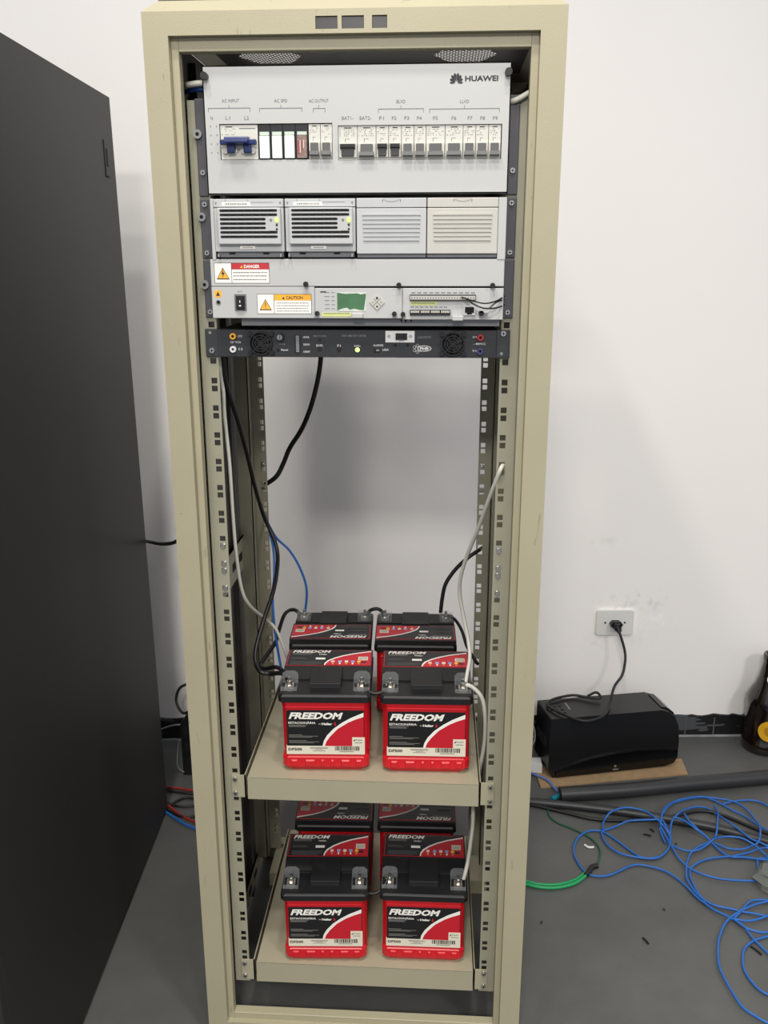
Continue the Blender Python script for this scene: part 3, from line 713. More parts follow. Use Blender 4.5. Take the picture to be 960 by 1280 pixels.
blank(324.2, 104.2, modw, 'plain creamy ribbed slot cover at the far right of the module shelf')

# ------------------------------------------------------------------ controller unit
YC = -.030; CX, CZ = -.22, 1.4645
def pu(u_): return CX+u_/1000
def pv(v_): return CZ-v_/1000
cu = thing('controller_unit', (0, .1, 1.376), 'light grey monitoring unit with green display and danger sticker', 'power controller')
b = MB(); b.box(pu(-2), pu(444), YC, .26, pv(39.8), pv(0), whitep); b.build('upper_cover', cu, bevel=.0008)
b = MB(); b.box(pu(-2), pu(157), YC, .26, pv(87.5), pv(40.6), whitep); b.box(pu(157.5), pu(291), YC-.001, .26, pv(87.5), pv(42.4), whitep); b.box(pu(291.6), pu(444), YC, .26, pv(89), pv(42.4), whitep)
b.box(pu(157), pu(272), YC, YC+.01, pv(42.4), pv(40.8), hole); b.build('lower_face', cu, bevel=.0006)
b = MB(); b.box(pu(40), pu(440), YC+.012, .26, pv(99.5), pv(89), chass)
for a, c in ((288, 291), (294, 298), (303, 306)): b.prism([(pu(a), pv(90)), (pu(c), pv(90)), (pu(c-1.5), pv(95))], YC+.0113, YC+.0121, hole)
b.build('under_tray', cu)
ears(cu, 1.376, 1.464, darkg, .2195, (1.385,))
for zz, s in ((1.4265, -1),):
    b = MB(); b.cyl((-.2385, -.007, zz), .0068, .0036, silv, n=20); b.cyl((-.2385, -.0073, zz), .0028, .002, hole, n=12); b.build('ground_stud', cu)
def tri(mb, uc, vc, s, y):
    P3 = lambda k: [(pu(uc-k), pv(vc+k*.8)), (pu(uc+k), pv(vc+k*.8)), (pu(uc), pv(vc-k*.95))]
    mb.prism(P3(s), y-.0002, y, inkd); mb.prism(P3(s*.82), y-.0004, y, orl)
b = MB(); y = YC-.0002
b.box(pu(3.9), pu(88.7), y, y+.0005, pv(35.4), pv(5.1), inkd); b.box(pu(4.6), pu(88), y-.0002, y, pv(34.7), pv(5.8), papw)
b.box(pu(30.6), pu(88), y-.0004, y, pv(14.8), pv(5.8), redl); b.box(pu(30.2), pu(30.9), y-.0004, y, pv(34.7), pv(5.8), inkd)
tri(b, 17.2, 21.5, 10, y-.0002)
b.prism([(pu(17.5), pv(14)), (pu(14.5), pv(22)), (pu(17), pv(22)), (pu(16), pv(28)), (pu(20), pv(19.5)), (pu(17.6), pv(19.5))], y-.0008, y-.0006, inkd)
b.text('DANGER', pu(50), pu(74), pv(13), pv(8), y-.0006, papw, bold=.03); b.prism([(pu(44), pv(12.8)), (pu(48.5), pv(12.8)), (pu(46.2), pv(8.4))], y-.0006, y, orl)
rr = random.Random(5)
for v in (19.3, 24.3, 29.8):
    x_ = 33
    while x_ < 84:
        l_ = rr.uniform(1, 4); b.box(pu(x_), pu(min(x_+l_, 86)), y-.0004, y-.0002, pv(v+.7), pv(v-.7), inkg); x_ += l_+.7
b.build('danger_sticker', cu, label='white sticker with red danger band')
b = MB()
b.box(pu(68), pu(152.3), y, y+.0005, pv(81), pv(51.3), inkd); b.box(pu(68.7), pu(151.6), y-.0002, y, pv(80.3), pv(52), papw)
b.box(pu(94.4), pu(151.6), y-.0004, y, pv(60.7), pv(52), orl); b.box(pu(94), pu(94.7), y-.0004, y, pv(80.3), pv(52), inkd)
tri(b, 81, 67.8, 9.5, y-.0002); b.box(pu(80.5), pu(81.6), y-.0008, y-.0006, pv(70), pv(63), inkd); b.box(pu(80.5), pu(81.6), y-.0008, y-.0006, pv(72.8), pv(71.5), inkd)
b.text('CAUTION', pu(113), pu(139), pv(59), pv(54), y-.0006, inkd, bold=.02); b.prism([(pu(107), pv(59)), (pu(111), pv(59)), (pu(109), pv(54.5))], y-.0006, y, inkd)
for v in (64.5, 68.5, 72.5, 76.5):
    x_ = 98
    while x_ < 146:
        l_ = rr.uniform(1, 4); b.box(pu(x_), pu(min(x_+l_, 149)), y-.0004, y-.0002, pv(v+.5), pv(v-.5), inkg); x_ += l_+.7
b.build('caution_sticker', cu, label='white sticker with orange caution band')
b = MB(); b.box(pu(2.5), pu(13.1), y, y+.0005, pv(56.2), pv(45.8), orl); b.prism([(pu(4.5), pv(54)), (pu(11), pv(54)), (pu(7.8), pv(47.5))], y-.0003, y, inkd); b.build('esd_sticker', cu)
b = MB(); b.cyl((pu(8), YC-.001, pv(63.6)), .0038, .001, silv, n=16); b.cyl((pu(8), YC-.0013, pv(63.6)), .0026, .001, hole, n=16); b.build('esd_jack', cu)
b = MB(); b.box(pu(33.5), pu(51.5), YC-.0015, YC, pv(76), pv(51.5), chass); b.box(pu(36), pu(49.3), YC-.0035, YC, pv(74.6), pv(54), black)
b.box(pu(38.5), pu(46.8), YC-.0065, YC-.002, pv(72), pv(58), black); b.box(pu(42), pu(43.2), YC-.0068, YC-.006, pv(64), pv(60.5), inkw); b.box(pu(41), pu(44.2), YC-.0068, YC-.006, pv(69.5), pv(67.5), inkw)
b.text('BAT', pu(38.5), pu(46.5), pv(48.8), pv(46.6), YC-.0003, inkg); b.build('power_switch', cu, bevel=.0004, label='black rocker switch')
# display module
b = MB(); y = YC-.0012
b.box(pu(192), pu(236), y-.0004, y+.001, pv(76.5), pv(49), mat('lcd_film', (206, 212, 200), .3, var=.1, scale=200))
b.prism([(pu(192), pv(75.3)), (pu(200), pv(72)), (pu(207), pv(71)), (pu(211), pv(74)), (pu(218), pv(72.5)), (pu(226), pv(74.5)), (pu(232.5), pv(75)), (pu(234.5), pv(63)), (pu(236), pv(50.3)), (pu(228), pv(51.5)), (pu(222), pv(50)), (pu(205), pv(50.8)), (pu(192), pv(49.2))], y-.0008, y, lcd)
b.build('display', cu, label='green LCD window with peeling film')
b = MB()
for (du, dv) in ((0, -6.2), (0, 6.2), (-6.2, 0), (6.2, 0)):
    b.prism([(pu(252.8+du-5.4), pv(63.2+dv)), (pu(252.8+du), pv(63.2+dv-5.4)), (pu(252.8+du+5.4), pv(63.2+dv)), (pu(252.8+du), pv(63.2+dv+5.4))], y-.0014, y+.0005, modw)
b.cyl((pu(252.8), y-.0018, pv(57)), .0018, .0006, inkd, n=12); b.prism([(pu(251), pv(69.4)), (pu(252.8), pv(67.6)), (pu(254.6), pv(69.4)), (pu(252.8), pv(71.2))], y-.0018, y-.0012, inkd)
for sgn in (-1, 1): b.box(pu(252.8+sgn*6.2-2), pu(252.8+sgn*6.2+2), y-.0018, y-.0012, pv(63.6), pv(62.8), inkg)
b.build('navigation_keys', cu, bevel=.0006)
b = MB(); b.box(pu(168), pu(213), y-.0004, y+.001, pv(84.5), pv(78.7), yel)
for k in range(14): b.box(pu(171+k*2.9), pu(173+k*2.9), y-.0006, y-.0003, pv(80.8), pv(79.2), inkg)
b.box(pu(303), pu(344), YC-.0004, YC+.001, pv(67.5), pv(62), yel)
for k in range(13): b.box(pu(305+k*2.8), pu(307+k*2.8), YC-.0006, YC-.0003, pv(65.2), pv(63.5), inkg)
b.build('yellow_tape', cu)
b = MB(); b.box(pu(215), pu(231.5), YC-.010, YC, pv(86.5), pv(79.6), whitep); b.build('handle_tab', cu, bevel=.0006)
b = MB(); b.box(pu(367.5), pu(383.5), YC-.010, YC, pv(89.9), pv(83), whitep); b.build('handle_tab', cu, bevel=.0006)
b = MB()
for k in range(5): b.box(pu(172+k*.3), pu(180), y-.0002, y+.0001, pv(49+k*6), pv(48.3+k*6), inkg); b.box(pu(183), pu(188), y-.0002, y+.0001, pv(49+k*6), pv(48.4+k*6), inkg)
b.text('SMU', pu(166), pu(174), pv(49.5), pv(47), y-.0003, inkd) if False else b.box(pu(166), pu(175), y-.0003, y, pv(48.6), pv(47), inkd)
for k in range(11): b.box(pu(305+k*9), pu(311+k*9), YC-.0003, YC, pv(50), pv(48.4), inkg)
for k in range(8): b.box(pu(304+k*7.2), pu(309+k*7.2), YC-.0003, YC, pv(71), pv(69.6), inkg)
b.build('printed_lettering', cu, kind='stuff')
for (a, v) in ((144.7, 36.2), (286.1, 37.6), (427, 38.1), (161.1, 79.8), (279.3, 80.3), (292.5, 80.9)):
    b = MB(); b.cyl((pu(a), YC-.009, pv(v)), .0036, .009, black, n=18); b.build('thumbscrew', cu)
b = MB(); b.box(pu(302.7), pu(402.4), YC-.004, YC, pv(60.5), pv(51.8), togd); b.box(pu(303.5), pu(401.6), YC-.005, YC-.003, pv(59), pv(53.6), modw)
for k in range(24): b.box(pu(305+k*4.05), pu(306.6+k*4.05), YC-.0053, YC-.0048, pv(57.6), pv(55.2), inkg)
b.build('terminal_block', cu)
b = MB(); b.box(pu(302.9), pu(364.6), YC-.004, YC, pv(82.1), pv(74.4), black)
for k in range(4):
    for j in range(5): b.box(pu(304.3+k*15.4+j*2.7), pu(306.5+k*15.4+j*2.7), YC-.0046, YC-.004, pv(78.6), pv(75.6), modw)
b.build('terminal_block', cu)
b = MB(); b.box(pu(384.5), pu(402), YC-.003, YC, pv(82.5), pv(68.3), modg); b.box(pu(386.5), pu(400), YC-.0034, YC, pv(78.5), pv(70), hole); b.box(pu(389.5), pu(397), YC-.0034, YC, pv(81), pv(78.5), hole); b.build('network_port', cu)
b = MB(); b.cyl((pu(411), YC-.012, pv(79)), .004, .012, black, n=14); b.box(pu(409), pu(421), YC-.012, YC-.003, pv(78), pv(73.5), whitep); b.build('sensor_plug', cu)

# ------------------------------------------------------------------ inverter
YI = -.004; IX, IZ = -.2424, 1.359
def pu(u_): return IX+u_/1000
def pv(v_): return IZ-v_/1000
iv = thing('inverter', (0, .12, 1.315), 'slim black rack inverter below the grey units, with two fans and a lit green lamp', 'inverter')
b = MB(); b.box(pu(19), pu(462), YI, .34, pv(44), pv(1), slate); b.build('front_panel', iv, bevel=.0006)
for a, c in ((0, 20.5), (459.5, 480.5)):
    b = MB(); b.box(pu(a), pu(c), YI-.001, -.0005, pv(44), pv(0), mat('inverter_ear_grey', (50, 52, 55), .4, var=.06)); e = b.build('mounting_ear', iv, bevel=.001)
    for v in ((34,) if a == 0 else (6,)): screw(e, pu((a+c)/2), YI-.001, pv(v), .005)
    b = MB(); b.cyl((pu((a+c)/2-2), YI-.0014, pv(6 if a == 0 else 37)), .0025, .001, silv, n=12); b.build('slot_washer', e)
for uc in (89.2, 392.0):
    b = MB(); vc = 22.2; y = YI
    b.ring((pu(uc), y-.006, pv(vc)), .0185, .0165, .006, black, 32)
    for rr_ in (.0125, .0085, .0048): b.ring((pu(uc), y-.0055, pv(vc)), rr_+.0008, rr_-.0008, .002, black, 28)
    b.cyl((pu(uc), y-.0052, pv(vc)), .0032, .002, black, n=18)
    for k in range(4):
        a = math.pi/4+k*math.pi/2; ca, sa = math.cos(a), math.sin(a); px_, pz_ = -sa*.0009, ca*.0009
        vs = [(pu(uc)+ca*.003+px_, y-.005, pv(vc)+sa*.003+pz_), (pu(uc)+ca*.003-px_, y-.005, pv(vc)+sa*.003-pz_), (pu(uc)+ca*.024-px_, y-.005, pv(vc)+sa*.024-pz_), (pu(uc)+ca*.024+px_, y-.005, pv(vc)+sa*.024+pz_)]
        b.add(vs, [(0, 1, 2, 3)], black)
        b.cyl((pu(uc)+ca*.0245, y-.006, pv(vc)+sa*.0245*.85), .0036, .006, black, n=14)
    g = b.build('fan_guard', iv)
    b = MB(); b.cyl((pu(uc), y-.001, pv(vc)), .0165, .0012, hole, n=28)
    for k in range(7):
        a = k*2*math.pi/7; P_ = [(pu(uc)+math.cos(a+t)*r_, pv(vc)+math.sin(a+t)*r_) for t, r_ in ((0, .004), (.3, .015), (.85, .0155), (.6, .004))]
        b.add([(p[0], y-.0012-.0012*(i in (1, 0)), p[1]) for i, p in enumerate(P_)], [(0, 1, 2, 3)], black)
    b.build('fan_blades', g)
def jack(uc, v, m, nm='banana_jack', r=.0050):
    b = MB(); b.ring((pu(uc), YI-.005, pv(v)), r, r*.45, .005, m, 20); b.cyl((pu(uc), YI-.003, pv(v)), r*.45, .002, hole if m != inkw else togd, n=12); b.build(nm, iv)
jack(45, 11.5, yjack); jack(44.3, 31.8, inkw); jack(434.6, 12.2, rjack); jack(434.6, 33.2, bjack)
b = MB(); b.cyl((pu(120.5), YI-.006, pv(12.6)), .0062, .006, black, n=18); b.cyl((pu(119.8), YI-.0066, pv(12.6)), .0042, .0012, silv, n=16); b.box(pu(119.8), pu(120.8), YI-.0069, YI-.006, pv(16), pv(9), black); b.build('fuse_holder', iv)
b = MB(); b.box(pu(142.5), pu(151.8), YI-.0015, YI, pv(37), pv(9.5), black)
for k in range(10): b.box(pu(145), pu(150), YI-.0022, YI-.0012, pv(12.4+k*2.6), pv(10.4+k*2.6), cgry)
b.build('bar_graph', iv)
b = MB()
T = lambda s, u0, u1, v0, v1, m=inkw: b.text(s, pu(u0), pu(u1), pv(v1), pv(v0), YI-.0004, m, bold=.01)
T('(+)', 52.5, 59, 9.5, 14); T('(-)', 52.5, 59, 29.5, 34); T('127 VCA', 40, 57, 19.3, 22.4); T('1/-1UA', 118, 128, 22.5, 25, inkdim); T('Reset', 121, 132, 31, 34)
T('1KVA', 156.5, 166, 11, 14.3); T('500W', 156.5, 167, 22.5, 25.8); T('100W', 156.5, 167, 33.8, 37); T('BAT.51DEL', 173, 194, 9.5, 12, inkdim)
T('ENTR', 177, 187.5, 24, 27.2); T('F1', 210.5, 215.5, 24, 27.5); T('SaiDa', 237, 247, 24.4, 27.2); T('INV-48/127-1KVA', 218, 256, 8.5, 12, inkdim); T('ALARMES', 267, 283, 23.4, 26.4); T('LIGA', 282, 291.5, 30, 33.3); T('LIGA/EXTR', 337, 358, 10.8, 14, inkdim)
T('(+)', 423, 429, 10, 13.6); T('- 48VCC', 424, 443, 20.5, 23.6, inkw); T('(-)', 423, 429, 31, 34.4)
# maker emblem: atom and oval
ex, ev = 336.5, 30
for a0 in (0, 60, 120):
    P_ = []
    for k in range(24):
        a = 2*math.pi*k/24; X_, Y_ = 7.4*math.cos(a), 3.0*math.sin(a); c_, s_ = math.cos(math.radians(a0+30)), math.sin(math.radians(a0+30)); P_.append((pu(ex+X_*c_-Y_*s_), YI-.0003, pv(ev+X_*s_+Y_*c_)))
    b.tube(P_+[P_[0]], .00028, inkw, n=4, sub=1)
P_ = [(pu(347.5+11*math.cos(2*math.pi*k/28)), pv(29.6+4.6*math.sin(2*math.pi*k/28))) for k in range(28)]
b.prism(P_, YI-.0005, YI, inkw)
P_ = [(pu(347.5+10*math.cos(2*math.pi*k/28)), pv(29.6+3.8*math.sin(2*math.pi*k/28))) for k in range(28)]
b.prism(P_, YI-.0007, YI, togg)
b.text('XPOWER'[:0] or 'PHB', pu(341), pu(354), pv(31.8), pv(27.4), YI-.0009, inkw, bold=.02)
b.build('panel_lettering', iv, kind='stuff')
for u_, v, m, r_ in ((182.3, 31.3, ledo, .0026), (212.8, 31.8, ledo, .0028), (242.2, 32, ledg, .0036), (182.3, 17, ledo, .0018), (116, 33, hole, .0016), (302, 24.5, hole, .0016), (321.5, 24.5, hole, .0016)):
    b = MB(); b.ring((pu(u_), YI-.001, pv(v)), r_+.0006, r_, .001, black, 16); b.cyl((pu(u_), YI-.0016, pv(v)), r_, .0016, m, n=16); b.build('indicator_lamp', iv)
b = MB(); b.box(pu(268), pu(278), YI-.002, YI, pv(35), pv(29.5), black); b.box(pu(272), pu(277), YI-.0035, YI, pv(33.8), pv(31), silv); b.build('toggle_switch', iv)
b = MB(); b.box(pu(286.5), pu(332), YI-.002, YI, pv(20.2), pv(2.5), outw); 
for u_ in (292, 326): b.cyl((pu(u_), YI-.003, pv(10.5)), .0024, .001, chrome, n=14)
ot = b.build('switch_guard', iv, label='white switch plate')
b = MB(); b.box(pu(302.5), pu(320.5), YI-.004, YI, pv(16), pv(6), black); b.box(pu(308), pu(315), YI-.009, YI-.003, pv(15), pv(7), black); b.build('switch_lever', ot)

